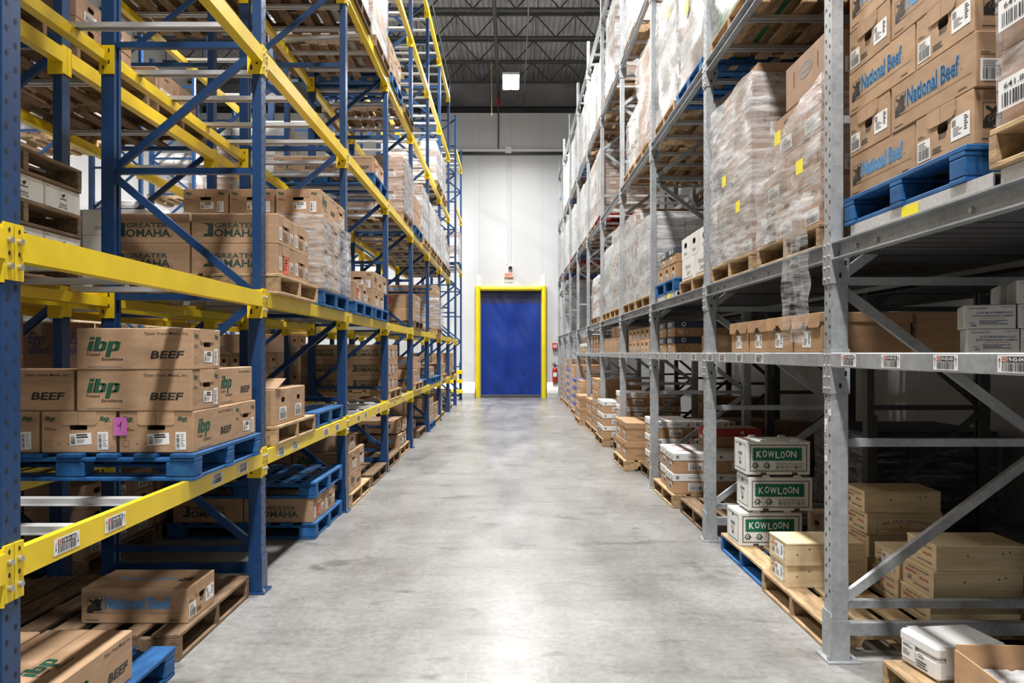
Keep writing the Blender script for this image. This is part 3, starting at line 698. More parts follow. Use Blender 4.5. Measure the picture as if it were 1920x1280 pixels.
# ------------------------------------------------------------------ pallets
PALW, PALD, PALH = 1.20, 1.02, .13          # into the rack, along the aisle, height
def pallet_parts(kind):
    """list of (part name, mesh) of one pallet, origin under its centre"""
    r = random.Random(sum(map(ord, kind))); out = []
    a, c, h = PALW / 2, PALD / 2, PALH
    if kind == 'blue':
        top, body = blue_w, blue_w
        for i in range(7):
            w = .115 if i in (0, 3, 6) else .10; x = -a + .0575 + i * (PALW - .115) / 6
            b = MB(); b.cbox(x - w / 2, x + w / 2, -c, c, h - .02, h, top, .003); out.append(('deck_board', b.mesh('deck_board')))
        for y in (-c + .06, 0, c - .06):
            b = MB(); b.cbox(-a, a, y - .05, y + .05, h - .038, h - .0205, body, .003); out.append(('stringer_board', b.mesh('stringer_board')))
            for x in (-a + .07, 0, a - .07):
                b = MB(); b.cbox(x - .07, x + .07, y - .05, y + .05, .0185, h - .0385, body, .006); out.append(('block', b.mesh('block')))
        for y in (-c + .06, 0, c - .06):
            b = MB(); b.cbox(-a, a, y - .05, y + .05, 0, .018, body, .003); out.append(('bottom_board', b.mesh('bottom_board')))
        for x in (-a + .06, a - .06):
            b = MB(); b.cbox(x - .05, x + .05, -c + .115, -.055, 0, .018, body, .003); b.cbox(x - .05, x + .05, .055, c - .115, 0, .018, body, .003); out.append(('bottom_board', b.mesh('bottom_board')))
    else:
        mt = {'wood': wood, 'old': wood_d, 'red': wood_r, 'blueside': wood}[kind]; side = blue_w if kind == 'blueside' else mt
        for i in range(7):
            w = r.uniform(.085, .14) if 0 < i < 6 else .14; x = -a + .07 + i * (PALW - .14) / 6
            b = MB(); d = r.uniform(-.006, .006); b.cbox(x - w / 2, x + w / 2, -c + d, c + d, h - .02, h, mt, .003); out.append(('deck_board', b.mesh('deck_board')))
        for y in (-c + .021, 0, c - .021):
            b = MB(); lo = .0185; hi = h - .0205
            pts = [(-a, lo), (-a + .17, lo), (-a + .19, lo + .04), (-a + .40, lo + .04), (-a + .42, lo), (a - .42, lo), (a - .40, lo + .04), (a - .19, lo + .04), (a - .17, lo), (a, lo), (a, hi), (-a, hi)]
            b.prism(pts[::-1], 1, y - .02, y + .02, side); out.append(('stringer', b.mesh('stringer')))
        for x, w in ((-a + .07, .14), (-a + .4, .1), (0, .1), (a - .4, .1), (a - .07, .14)):
            b = MB(); b.cbox(x - w / 2, x + w / 2, -c, c, 0, .018, side, .003); out.append(('bottom_board', b.mesh('bottom_board')))
    return out
PAL = {}
PAL_WORD = {'blue': 'blue painted', 'wood': 'pale wooden', 'old': 'dark weathered', 'red': 'red painted', 'blueside': 'blue sided wooden'}
def pallet(kind, x, y, z, label, rz=0.0, full=True, group=None):
    """x, y: middle of the pallet"""
    if kind not in PAL:
        ps = pallet_parts(kind); one = MB()
        for _, me in ps:
            vs = [tuple(v.co) for v in me.vertices]; one.raw(vs, [tuple(p.vertices) for p in me.polygons], me.materials[0])
        PAL[kind] = (ps, one.mesh('pallet'))
    t = thing('pallet', label, 'pallet', (x, y, z), rz, group, None if full else PAL[kind][1])
    if full:
        for nm, me in PAL[kind][0]: link(nm, me, t)
    return t

# ------------------------------------------------------------------ cartons
def hole_end(b, sx, L_, W_, H, mt, cz, w, h, c=.004, arch=False):
    """end wall of a carton with a real hand hole and a pocket behind it coloured dark for the shade inside"""
    x = sx * L_ / 2; y0, y1, z0, z1 = -W_ / 2 + c, W_ / 2 - c, c, H - c
    import math as _m
    angs = sorted(set([_m.atan2(z - cz, y) % (2 * _m.pi) for y in (y0, y1) for z in (z0, z1)] + [2 * _m.pi * i / 20 for i in range(20)]))
    O, I = [], []
    for t in angs:
        dy, dz = _m.cos(t), _m.sin(t)
        k = min(((y1 if dy > 0 else y0) / dy) if abs(dy) > 1e-6 else 9, (((z1 if dz > 0 else z0) - cz) / dz) if abs(dz) > 1e-6 else 9)
        O.append((x, k * dy, cz + k * dz))
        p = 4.0 if not arch else 2.6; q = (abs(dy / (w / 2)) ** p + abs(dz / (h / 2)) ** p) ** (-1 / p)
        zz = q * dz
        if arch and zz < -h * .22: zz = -h * .22
        I.append((x, q * dy, cz + zz))
    n = len(angs); D = [(x - sx * .09, a, z) for _, a, z in I]
    def fx(f): return f if sx > 0 else f[::-1]
    b.raw(O + I, [fx((i, (i + 1) % n, n + (i + 1) % n, n + i)) for i in range(n)], mt)
    b.raw(I + D, [fx((i, (i + 1) % n, n + (i + 1) % n, n + i)) for i in range(n)], inner_m)
    b.raw(D, [fx(tuple(range(n)))], inner_m)
class Carton:
    """body mesh plus child meshes; draw on .F['front'|'back'|'right'|'left'|'top'] (front = long side towards -y)"""
    def __init__(s, L_, W_, H, mt, hole=None, c=.004, taper=0.0):
        s.L, s.W, s.H = L_, W_, H; s.b = MB(); s.kids = {}
        skip = (('x', 1), ('x', -1)) if hole else ()
        s.b.cbox(-L_ / 2, L_ / 2, -W_ / 2, W_ / 2, 0, H, mt, c, skip)
        if hole:
            for sx in (-1, 1): hole_end(s.b, sx, L_, W_, H, mt, *hole[:3], c, len(hole) > 3 and hole[3])
        s.F = {'front': Face((-L_ / 2, -W_ / 2, 0), (1, 0, 0), (0, 0, 1), L_, H), 'back': Face((L_ / 2, W_ / 2, 0), (-1, 0, 0), (0, 0, 1), L_, H),
               'right': Face((L_ / 2, -W_ / 2, 0), (0, 1, 0), (0, 0, 1), W_, H), 'left': Face((-L_ / 2, W_ / 2, 0), (0, -1, 0), (0, 0, 1), W_, H),
               'top': Face((-L_ / 2, -W_ / 2, H), (1, 0, 0), (0, 1, 0), L_, W_)}
    def kid(s, name):
        s.kids.setdefault(name, []).append(MB()); return s.kids[name][-1]
    def done(s, name):
        one = MB(); one.v, one.f, one.mi, one.sm, one.mats = list(s.b.v), list(s.b.f), list(s.b.mi), list(s.b.sm), list(s.b.mats)
        ch = []
        for nm, lst in s.kids.items():
            for k in lst:
                if not k.v: continue
                ch.append((nm, k.mesh(nm)))
                for f, mi, sm in zip(k.f, k.mi, k.sm): one.face([k.v[i] for i in f], k.mats[mi], sm)
        return dict(body=s.b.mesh(name), kids=ch, whole=one.mesh(name), L=s.L, W=s.W, H=s.H, name=name)
def sticker(ct, f, x, y, w, h, rot=0.0, style=0, seed=1):
    b = ct.kid('shipping_label'); g = f.sub(x, y, w, h, rot); g.slab(b, 0, 0, w, h, paper, .0009); g = g.above(.0013)
    if style == 0:      # barcode below, text on top
        g.barcode(b, w * .08, h * .08, w * .84, h * .5, seed, 1); g.lines(b, w * .08, h * .86, w * .8, 3, h * .11, h * .045, grey_ink, seed, 1)
    elif style == 1:    # barcode block left, text lines right
        g.barcode(b, w * .05, h * .12, w * .20, h * .66, seed, 1, True); g.lines(b, w * .32, h * .80, w * .6, 2, h * .2, h * .12, ink, seed, 1); g.lines(b, w * .32, h * .42, w * .4, 3, h * .12, h * .045, grey_ink, seed + 1, 1)
    elif style == 2:    # tall: vertical barcode strip and text
        g.barcode(b, w * .08, h * .08, w * .3, h * .8, seed, 1, True); g.lines(b, w * .48, h * .85, w * .44, 7, h * .11, h * .035, grey_ink, seed, 1)
    else:               # text lines with a little block
        g.rect(b, w * .06, h * .62, w * .2, h * .26, grey_ink, 1); g.lines(b, w * .12, h * .5, w * .5, 4, h * .1, h * .04, grey_ink, seed, 1); g.lines(b, w * .72, h * .84, w * .22, 6, h * .11, h * .05, ink, seed, 1)
def flap(ct, f, x0, x1, y0, mt, split=True, r=.02, t=.005):
    """lid flap folded down over the end of a carton"""
    b = ct.kid('lid_flap'); xs = [(x0, (x0 + x1) / 2 - .002), ((x0 + x1) / 2 + .002, x1)] if split else [(x0, x1)]
    for i, (p, q) in enumerate(xs):
        lo, hi = [], []
        pts = [(p, f.h)]
        if i == 0: pts += [(p, y0 + r), (p + r * .3, y0 + r * .3), (p + r, y0)]
        else: pts += [(p, y0)]
        if i == len(xs) - 1: pts += [(q - r, y0), (q - r * .3, y0 + r * .3), (q, y0 + r)]
        else: pts += [(q, y0)]
        pts.append((q, f.h))
        A = [f.o + f.u * a + f.v * c + f.n * .0004 for a, c in pts]; B = [v + f.n * t for v in A]; n = len(pts)
        b.raw(A + B, [tuple(range(n, 2 * n))] + [(i_, (i_ + 1) % n, n + (i_ + 1) % n, n + i_) for i_ in range(n)], mt)
def bull(b, f, x, y, s, k=1.0):
    """framed bull head print"""
    f.frame(b, x, y, s, s, s * .02, ink, k)
    P = lambda pts: f.poly(b, [(x + a * s, y + c * s) for a, c in pts], ink, k)
    P([(.02, .02), (.42, .02), (.40, .12), (.52, .10), (.66, .12), (.80, .10), (.92, .16), (.95, .27), (.86, .36), (.90, .52), (.88, .68), (.97, .78), (1.03, .92), (.93, .90), (.84, .80),
       (.74, .88), (.62, .92), (.50, .86), (.40, .74), (.28, .82), (.15, .88), (.10, .80), (.20, .70), (.32, .66), (.30, .55), (.12, .45), (.03, .30)])
    for i, (a, c, l) in enumerate(((.20, .30, .16), (.28, .40, .15), (.36, .28, .18), (.46, .36, .16), (.40, .48, .14), (.54, .28, .12), (.25, .22, .10), (.50, .52, .12))):
        f.poly(b, [(x + a * s, y + c * s), (x + (a + .03) * s, y + c * s), (x + (a + .05) * s, y + (c + l) * s)], card_b, k + .6)
KIND = {}
def K(name):
    if name not in KIND: KIND[name] = MAKERS[name]()
    return KIND[name]
def block_letters(b, f, x, y, s, m):
    """three heavy slanted block letters; s is the ascender height"""
    sh = .24
    def r(x0, x1, y0, y1): f.poly(b, [(x + (px + sh * py) * s, y + py * s) for px, py in ((x0, y0), (x1, y0), (x1, y1), (x0, y1))], m, 1.5)
    r(.0, .36, 0, .70); r(.0, .36, .80, 1.0)
    r(.44, .80, 0, 1.0); r(.80, 1.16, 0, .17); r(.80, 1.16, .53, .70); r(.98, 1.32, .06, .64); r(.44, .5, 0, 1.0)
    r(1.40, 1.76, -.42, .70); r(1.76, 2.12, 0, .17); r(1.76, 2.12, .53, .70); r(1.94, 2.28, .06, .64)
def mk_ibp():
    c = Carton(.56, .36, .20, card, (.120, .088, .046, True)); b = c.b
    def logo(f, x, y, s, small=False):
        block_letters(b, f, x, y, s * 1.02, green_i)
        f.text(b, 'Trusted', x - s * .05, y - s * .34, s * .20, ink, .02, .12, s * 1.02)
        f.text(b, 'Excellence', x + s * 1.08, y - s * .68, s * .20, ink, .02, .12, s * 1.55)
    for sd in ('front', 'back'):
        f = c.F[sd]; logo(f, .05, .090, .066); f.text(b, 'BEEF', .355, .055, .035, ink, .028, .15, .165)
        f.text(b, 'Tyson Fresh Meats, Inc.', .325, .168, .013, ink, .01, .15, .215); f.rect(b, .05, .012, .17, .004, grey_ink)
    f = c.F['top']; logo(f, .07, .12, .07)
    f.rect(b, 0, .178, .56, .003, inner_m, .6)
    for n, sd in enumerate(('right', 'left')):
        f = c.F[sd]
        for x in (.018, .282): block_letters(b, f, x, .156, .020, green_i); f.rect(b, x + .02, .150, .035, .002, ink)
        f.lines(b, .015, .118, .06, 2, .009, .003, ink); f.ring(b, .035, .045, .018, .018, .0015, ink)
        for x in (.085, .125): f.rect(b, x, .04, .010, .002, ink); f.rect(b, x, .04, .002, .010, ink)
        flap(c, f, .09, .27, .134, card, True, .012, .003)
        sticker(c, f, .14, .035, .105, .056, -.04 + .1 * n, 1, 5); sticker(c, f, .275, .015, .05, .085, .02, 2, 9)
    return c.done('beef_carton')
def mk_omaha():
    c = Carton(.56, .38, .195, card, (.13, .06, .035)); b = c.b
    for sd in ('front', 'back'):
        f = c.F[sd]; x, y, s = .055, .045, .088
        f.poly(b, [(x, y + s), (x + .6 * s, y + .86 * s), (x + .62 * s, y + .62 * s), (x + .56 * s, y + .4 * s), (x + .62 * s, y + .25 * s), (x + .36 * s, y + .22 * s), (x + .22 * s, y), (x + s, y), (x + s, y + s)], omaha_i)
        f.text(b, 'GREATER', .15, .103, .030, omaha_i, .018, 0, .27); f.text(b, 'OMAHA', .147, .045, .048, omaha_i, .03, 0, .29)
        f.disc(b, .445, .048, .004, .004, omaha_i)
    for n, sd in enumerate(('right', 'left')):
        f = c.F[sd]; flap(c, f, .11, .27, .13, card, True, .012, .004); sticker(c, f, .03, .03, .055, .085, 0, 2, 3); sticker(c, f, .285, .045, .065, .06, 0, 0, 4)
        f.lines(b, .12, .085, .13, 5, .013, .004, ink, 3)
    f = c.F['top']; f.rect(b, 0, .188, .56, .003, inner_m, .6)
    return c.done('beef_carton')
def mk_nb():
    c = Carton(.63, .41, .205, card, (.118, .075, .042)); b = c.b
    for sd in ('front', 'back'):
        f = c.F[sd]; bull(b, f, .035, .062, .092)
        [f.text(b, 'National Beef', .140 + d, .086, .070, blue_i, .024, 0, .385) for d in (-.0028, 0, .0028)]; f.rect(b, .035, .060, .57, .0016, ink); f.ring(b, .540, .098, .006, .006, .0012, ink, 1, 10)
        f.lines(b, .03, .018, .12, 1, .01, .004, ink); f.lines(b, .52, .018, .09, 1, .01, .004, ink)
    f = c.F['top']; bull(b, f, .50, .15, .09); f.text(b, 'National Beef', .12, .18, .055, blue_i, .026, 0, .36); f.rect(b, 0, .203, .63, .003, inner_m, .6)
    for n, sd in enumerate(('right', 'left')):
        f = c.F[sd]; flap(c, f, .095, .295, .138, card, True, .022, .004)
        f.text(b, 'BEEF', .205, .078, .020, ink, .012, 0, .055, centre=True)
        sticker(c, f, .018, .022, .095, .082, .0, 0, 7); sticker(c, f, .265, .045, .125, .088, .0, 3, 8)
        f.lines(b, .018, .125, .06, 2, .008, .003, ink); f.lines(b, .13, .048, .1, 3, .009, .004, ink, 4)
    return c.done('beef_carton')
def mk_plain(L_, W_, H, mt, name='brown_carton', label=True, lid=None, lidh=.05, hole=True, red=False):
    c = Carton(L_, W_, H, mt, (H * .68, .08, .035) if hole and not lid else None); b = c.b
    if lid:
        k = c.kid('lid'); g = .006
        k.cbox(-L_ / 2 - g, L_ / 2 + g, -W_ / 2 - g, W_ / 2 + g, H - lidh, H + .006, lid, .004)
    for sd in ('right', 'left', 'front', 'back'):
        f = c.F[sd]; end = sd in ('right', 'left')
        if label and end: sticker(c, f, f.w * .28, H * .12, f.w * .42, H * .36, 0, 0, 5)
        if not end: f.lines(b, f.w * .2, H * .3, f.w * .3, 2, .016, .006, grey_ink, 7)
        if red and not end: f.disc(b, f.w * .25, H * .55, H * .3, H * .3, red_i); f.text(b, 'FARMS', f.w * .25, H * .5, H * .12, card, .02, 0, H * .4, 2, True) if False else f.rect(b, f.w * .25 - H * .18, H * .52, H * .36, H * .06, card, 2)
        if lid and end:
            z = H - lidh * .42; ff = Face(f.o + f.n * .006, f.u, f.v, f.w, f.h); f2 = c.kids['lid'][0]; ff.rect(f2, f.w * .5 - .03, H - lidh + .0005, .06, lidh * .45, inner_m)
    if not lid: c.F['top'].rect(b, 0, W_ / 2 - .0015, L_, .003, inner_m, .6)
    return c.done(name)
def mk_tele():
    """brown carton with a telescoping lid, wide apron and a notch over the hand hole"""
    c = Carton(.46, .385, .200, card_b); k = c.kid('lid'); k.cbox(-.237, .237, -.199, .199, .155, .207, card_b, .004)
    for n, sd in enumerate(('right', 'left')):
        f = c.F[sd]; A = Face(f.o + f.n * .008, f.u, f.v, f.w, f.h)
        pts = [(-.006, .205), (-.006, .132), (.13, .130), (.13, .143), (.155, .143), (.155, .160), (.215, .160), (.215, .143), (.24, .143), (.24, .130), (.375, .130), (.391, .142), (.391, .205)]
        P0 = [A.P(x, y, 0) for x, y in pts]; P1 = [p + f.n * .004 for p in P0]; m_ = len(pts)
        k.raw(P0 + P1, [tuple(range(m_, 2 * m_))] + [(i, (i + 1) % m_, m_ + (i + 1) % m_, m_ + i) for i in range(m_)], card_b)
        f.rect(c.b, .14, .125, .09, .045, inner_m); sticker(c, f, .13, .028, .12, .088, -.04 + n * .02, 3, 6)
    return c.done('brown_carton')
def mk_kowloon():
    L_, W_, H = .45, .30, .235
    c = Carton(L_, W_, H, white_c); b = c.b
    for sd in ('front', 'back'):
        f = c.F[sd]; f.frame(b, .022, .022, L_ - .044, H - .044, .009, grey_ink); 
        x, y, w, h = .048, .102, .34, .086
        f.rect(b, x, y, w, h, kow_g)
        for i in range(20):
            for yy in (y - .006, y + h): f.rect(b, x + .004 + i * .0172, yy, .009, .006, kow_g)
        for i in range(5):
            for xx in (x - .006, x + w): f.rect(b, xx, y + .005 + i * .0172, .006, .009, kow_g)
        cx = x + .022
        for ch, w_, up in (('K', .042, 0), ('O', .038, .004), ('W', .054, .0), ('L', .036, -.004), ('O', .036, -.004), ('O', .036, .004), ('N', .046, 0)):
            f.text(b, ch, cx, y + .020 + up, .046, paper, .018, 0, w_ * .86, 2); cx += w_
        for q in (0, 1):
            for dx, r_ in ((.062 + q * .082, .020),):
                f.ring(b, dx, .066, r_, .022, .007, green_i, 1, 10); f.ring(b, dx + .004, .064, .010, .012, .005, green_i, 1.2, 8)
                f.poly(b, [(dx - .034, .052), (dx - .012, .060), (dx - .014, .070)], green_i); f.poly(b, [(dx + .012, .060), (dx + .034, .056), (dx + .014, .072)], green_i)
                f.poly(b, [(dx - .016, .036), (dx - .002, .048), (dx - .012, .050)], green_i); f.poly(b, [(dx + .004, .048), (dx + .018, .036), (dx + .012, .052)], green_i)
        f.text(b, 'CROWN BROCCOLI', .205, .072, .012, green_i, .015, 0, .195); f.text(b, '無莖西芥蘭花', .207, .040, .022, green_i, .0, 0, .190)
        for xx in (.10, .32): f.rect(b, xx, 0.001, .04, .016, inner_m)
    for sd in ('right', 'left'):
        f = c.F[sd]; f.frame(b, .02, .025, W_ - .04, H - .05, .006, grey_ink)
        for q in (0, 1): f.disc(b, .15, .20 - q * .13, .022, .014, inner_m, 1.2)
        f.rect(b, .10, .125, .10, .022, grey_ink); f.lines(b, .11, .11, .08, 3, .009, .003, grey_ink)
    for xx in (-.10, .12):
        for yy in (-W_ / 2 + .012, W_ / 2 - .012): c.kid('lid_tab').prism([(xx - .03, H), (xx + .03, H), (xx + .02, H + .014), (xx - .02, H + .014)], 1, yy - .008, yy + .008, white_c)
    return c.done('produce_carton')
def mk_crate(v):
    """pine box: nailed boards, thin lid and red and blue stencils on its ends"""
    L_, W_, H = .457, .30, .131; c = Carton(L_, W_, H - .012, pine, None, .002); b = c.b
    k = c.kid('lid'); k.cbox(-L_ / 2 - .002, L_ / 2 + .002, -W_ / 2 - .002, W_ / 2 + .002, H - .0118, H, pine, .002)
    r = random.Random(v)
    for sd in ('front', 'back'):
        f = c.F[sd]
        for i in range(5): f.disc(b, .03 + i * .1 + r.uniform(-.01, .01), .012 + .09 * (i % 2), .0022, .0022, inner_m, 1, 6)
        for i in range(3): x, y = r.uniform(.05, .4), r.uniform(.02, .1); f.disc(b, x, y, .006, .005, wood_d, 1, 9); f.disc(b, x, y, .003, .0025, inner_m, 1.4, 7)
        if v == 2:
            f.frame(b, .06, .012, .34, .092, .0012, navy_i)
            for i, ch in enumerate('SEA STAR SEAFOODS'):
                t = (i - 8) / 8.0; f.text(b, ch, .225 + t * .135, .072 - .016 * t * t, .015, navy_i, .03, 0, .012 if ch != ' ' else .004)
            s = [(.23 + (.036 if i % 2 == 0 else .015) * math.sin(math.pi * i / 5), .052 + (.030 if i % 2 == 0 else .012) * math.cos(math.pi * i / 5)) for i in range(10)]
            for i in range(10):
                p, q = Vector(s[i]), Vector(s[(i + 1) % 10]); n_ = Vector((-(q - p).y, (q - p).x)).normalized() * .0011
                f.poly(b, [p - n_, q - n_, q + n_, p + n_], red_i)
            f.rect(b, .08, .030, .30, .003, red_i); f.text(b, "CLARK'S HARBOUR, N.S. CANADA", .13, .017, .008, navy_i, .01, 0, .2)
    for n, sd in enumerate(('right', 'left')):
        f = c.F[sd]
        f.text(b, '40 LBS / 18.14 KG NET', .06, .098, .010, navy_i, .01, 0, .2)
        f.text(b, 'BONED SALT' if v != 1 else 'SALT FISH', .03, .074, .013, red_i, .03, 0, .11); f.text(b, 'FILLETS', .17, .060, .013, red_i, .03, 0, .085)
        f.frame(b, .05, .034, .04, .026, .003, navy_i); f.rect(b, .06, .04, .02, .012, navy_i); f.text(b, 'PRODUCT OF CANADA', .11, .022, .009, navy_i, .02, 0, .15)
        if v == 1: sticker(c, f, .10, .018, .14, .088, 0, 3, 3)
    return c.done('seafood_crate')
def mk_herring():
    c = Carton(.19, .26, .10, white_c); b = c.b
    for sd in ('front', 'back'):
        f = c.F[sd]
        f.text(b, '10 lbs/4.54 kg NET/NETO', .015, .082, .006, ink, .01, 0, .07); f.text(b, 'PRODUCT OF CANADA', .137, .086, .004, ink, .01, 0, .045)
        f.text(b, 'SALTED SMOKED HERRING FILLETS', .047, .062, .008, navy_i, .01, 0, .13); f.text(b, 'FILETES DE ARENQUE SALADOS Y AHUMADOS', .032, .049, .008, navy_i, .01, 0, .15)
        f.rect(b, .063, .042, .09, .0015, red_i); f.text(b, 'Packed For: Sea Star Seafoods Ltd.', .058, .030, .006, navy_i, .02, 0, .1)
        f.lines(b, .058, .024, .11, 2, .007, .003, navy_i); f.lines(b, .02, .023, .034, 1, .007, .002, ink); f.text(b, '3840', .028, .009, .008, navy_i, .02, 0, .018)
    return c.done('herring_carton')
def mk_butter():
    c = Carton(.335, .24, .125, white_c); b = c.b
    for sd in ('front', 'back', 'right', 'left'):
        f = c.F[sd]; w = f.w; f.frame(b, w / 2 - .035, .035, .07, .08, .0012, grey_ink); f.poly(b, [(w / 2 - .02, .085), (w / 2 + .02, .095), (w / 2 + .01, .075), (w / 2 - .005, .07)], ink)
        f.rect(b, w / 2 - .03, .060, .06, .006, ink); f.text(b, 'GRADE AA', w / 2, .028, .010, ink, .01, 0, .07, 1.5, True); f.text(b, 'BUTTER', w / 2, .013, .010, ink, .01, 0, .08, 1.5, True)
        f.lines(b, .008, .113, .03, 2, .007, .0025, grey_ink)
    return c.done('butter_carton')
def mk_eggs():
    c = Carton(.62, .34, .34, card_p); b = c.b
    for sd in ('front', 'back', 'right', 'left'):
        f = c.F[sd]; w = f.w
        f.text(b, 'Eggs', w / 2 - .03, .20, .075, navy_i, .0, .3, .2, 1.5, True); f.text(b, 'REFRIGERATED', w / 2, .135, .035, navy_i, .03, 0, .26, 1.5, True); f.rect(b, w / 2 - .13, .118, .26, .003, grey_ink)
    return c.done('egg_carton')
def mk_oval():
    c = Carton(.60, .40, .25, card_p); b = c.b
    for sd in ('front', 'back', 'right', 'left'):
        f = c.F[sd]; w = f.w; lng = w > .5
        if lng:
            f.disc(b, w / 2, .15, .10, .045, grey_ink, 1, 22); f.ring(b, w / 2, .15, .093, .040, .003, card_p, 1.5, 22); f.text(b, 'Fresh Lite', w / 2, .138, .024, card_p, .02, .2, .12, 2, True) if False else f.rect(b, w / 2 - .06, .142, .12, .014, card_p, 2)
            for x in (w / 2 - .17, w / 2 + .17): f.rect(b, x - .006, .10, .012, .09, inner_m)
        else:
            f.disc(b, w / 2, .20, .045, .012, inner_m); f.disc(b, w / 2, .15, .03, .014, grey_ink, 1, 14)
            for x in (.05, w - .05): f.rect(b, x - .005, .09, .010, .09, inner_m)
            sticker(c, f, w * .22, .03, .2, .08, 0, 0, 4)
    return c.done('produce_carton')
def mk_nature():
    c = Carton(.50, .33, .20, white_c, (.125, .11, .05)); b = c.b
    for sd in ('front', 'back', 'right', 'left'):
        f = c.F[sd]; w = f.w
        if sd in ('right', 'left'): f.text(b, 'Nature', w / 2, .04, .03, grey_ink, .0, .35, .14, 1.5, True); continue
        f.text(b, 'Nature', w / 2 - .01, .105, .045, grey_ink, .0, .35, .2, 1.5, True); f.text(b, 'Sons', w / 2 + .02, .048, .045, grey_ink, .0, .35, .15, 1.5, True); f.rect(b, .06, .018, w - .12, .008, grey_ink)
    return c.done('produce_carton')
def mk_whitelid():
    c = Carton(.40, .37, .19, card_b); k = c.kid('lid'); k.cbox(-.207, .207, -.192, .192, .125, .197, white_c, .004); b = c.b
    for sd in ('front', 'back', 'right', 'left'):
        f = c.F[sd]; g = Face(f.o + f.n * .0075, f.u, f.v, f.w, f.h)
        g.rect(k, .02, .145, .03, .03, grey_ink); g.text(k, 'FRESH', f.w / 2, .15, .016, grey_ink, .01, 0, .1, 1.5, True) if False else g.rect(k, f.w * .35, .156, f.w * .3, .006, grey_ink); g.text(k, 'FL', f.w - .075, .14, .034, red_i, .03, .1, .05) if False else g.poly(k, [(f.w - .07, .14), (f.w - .03, .14), (f.w - .04, .18), (f.w - .055, .165)], red_i)
        sticker(c, f, f.w * .35, .03, .14, .075, 0, 0, 3)
    t = Face((-.2, -.185, .197), (1, 0, 0), (0, 1, 0), .4, .37); t.lines(k, .08, .25, .2, 2, .05, .022, red_i, 3); t.rect(k, 0, .19, .4, .003, grey_ink)
    return c.done('lidded_carton')
def mk_navylid():
    c = Carton(.60, .36, .15, card_b); k = c.kid('lid'); k.cbox(-.305, .305, -.185, .185, .09, .156, navy_c, .004); b = c.b
    for sd in ('front', 'back'):
        f = c.F[sd]; g = Face(f.o + f.n * .0055, f.u, f.v, f.w, f.h)
        for x in (.09, .5): g.disc(k, x, .125, .022, .022, paper, 1, 14); g.disc(k, x, .125, .014, .014, navy_i, 2, 12)
        g.rect(k, .22, .115, .18, .016, navy_i); f.ring(b, .12, .045, .03, .03, .004, ink)
    for sd in ('right', 'left'):
        f = c.F[sd]; g = Face(f.o + f.n * .0055, f.u, f.v, f.w, f.h)
        for x in (.06, .12, .2): g.rect(k, x, .10, .03, .045, paper)
        sticker(c, f, .06, .015, .10, .06, 0, 0, 3)
    return c.done('lidded_carton')
def mk_redlid():
    c = Carton(.55, .37, .19, card_b); k = c.kid('lid'); k.cbox(-.278, .278, -.19, .19, .115, .196, red_c, .004); b = c.b
    for sd in ('front', 'back', 'right', 'left'):
        f = c.F[sd]; g = Face(f.o + f.n * .005, f.u, f.v, f.w, f.h); g.disc(k, f.w * .65, .155, .018, .018, paper, 1, 12); f.ring(b, f.w * .65, .06, .035, .035, .008, ink)
        if sd in ('right', 'left'): sticker(c, f, .06, .03, .10, .08, 0, 0, 3); g.rect(k, .1, .14, .07, .035, inner_m)
    g = c.F['top']; g.lift = .0072; g.rect(c.kids['lid'][0], .02, .02, .51, .33, grey_c)
    return c.done('lidded_carton')
MAKERS = {'ibp': mk_ibp, 'omaha': mk_omaha, 'nb': mk_nb, 'tele': mk_tele, 'kow': mk_kowloon, 'crate0': lambda: mk_crate(0), 'crate1': lambda: mk_crate(1), 'crate2': lambda: mk_crate(2),
          'herring': mk_herring, 'butter': mk_butter, 'eggs': mk_eggs, 'oval': mk_oval, 'nature': mk_nature, 'whitelid': mk_whitelid, 'navylid': mk_navylid, 'redlid': mk_redlid,
          'plain': lambda: mk_plain(.50, .37, .24, card), 'flat': lambda: mk_plain(.50, .37, .16, card_p, 'shallow_carton'), 'white': lambda: mk_plain(.50, .37, .20, white_c, 'white_carton'),
          'bin': lambda: mk_plain(.56, .46, .23, card_b, 'lidded_carton', True, card_b, .07), 'seal': lambda: mk_plain(.56, .38, .21, card, 'brown_carton', True, None, 0, True, True),
          'labelled': lambda: mk_plain(.40, .33, .16, card_p, 'labelled_carton'), 'small': lambda: mk_plain(.38, .30, .15, card_b, 'small_carton'), 'bluelid': lambda: mk_plain(.50, .37, .18, card_b, 'lidded_carton', True, purple_c, .07)}
WORD = {'ibp': 'green-logo beef carton', 'omaha': 'dark-lettered beef carton', 'nb': 'blue-lettered beef carton', 'tele': 'notched-lid brown carton', 'kow': 'green-banner broccoli carton', 'crate0': 'plain-sided pine crate',
        'crate1': 'white-labelled pine crate', 'crate2': 'star-printed pine crate', 'herring': 'white herring carton', 'butter': 'white butter carton', 'eggs': 'tall egg carton', 'oval': 'oval-logo brown carton',
        'nature': 'white script-lettered carton', 'whitelid': 'white-lidded carton', 'navylid': 'navy-lidded carton', 'redlid': 'red-lidded carton', 'plain': 'labelled brown carton', 'flat': 'shallow brown carton',
        'white': 'plain white carton', 'bin': 'deep-lidded brown carton', 'seal': 'red-seal brown carton', 'labelled': 'label-covered brown carton', 'small': 'small brown carton', 'bluelid': 'blue-lidded carton'}
CAT = {'crate0': 'crate', 'crate1': 'crate', 'crate2': 'crate'}
def carton(kind, x, y, z, label, rz=0.0, near=True, group=None, scale=None):
    k = K(kind); t = thing(k['name'], label, CAT.get(kind, 'box'), (x, y, z), rz, group, k['body'] if near else k['whole'], scale)
    if near:
        for nm, me in k['kids']: link(nm, me, t)
    return t
RACKN = {'A': 'blue rack', 'B': 'rear blue rack', 'G': 'grey rack', 'H': 'rear grey rack', 'E': 'end blue rack'}
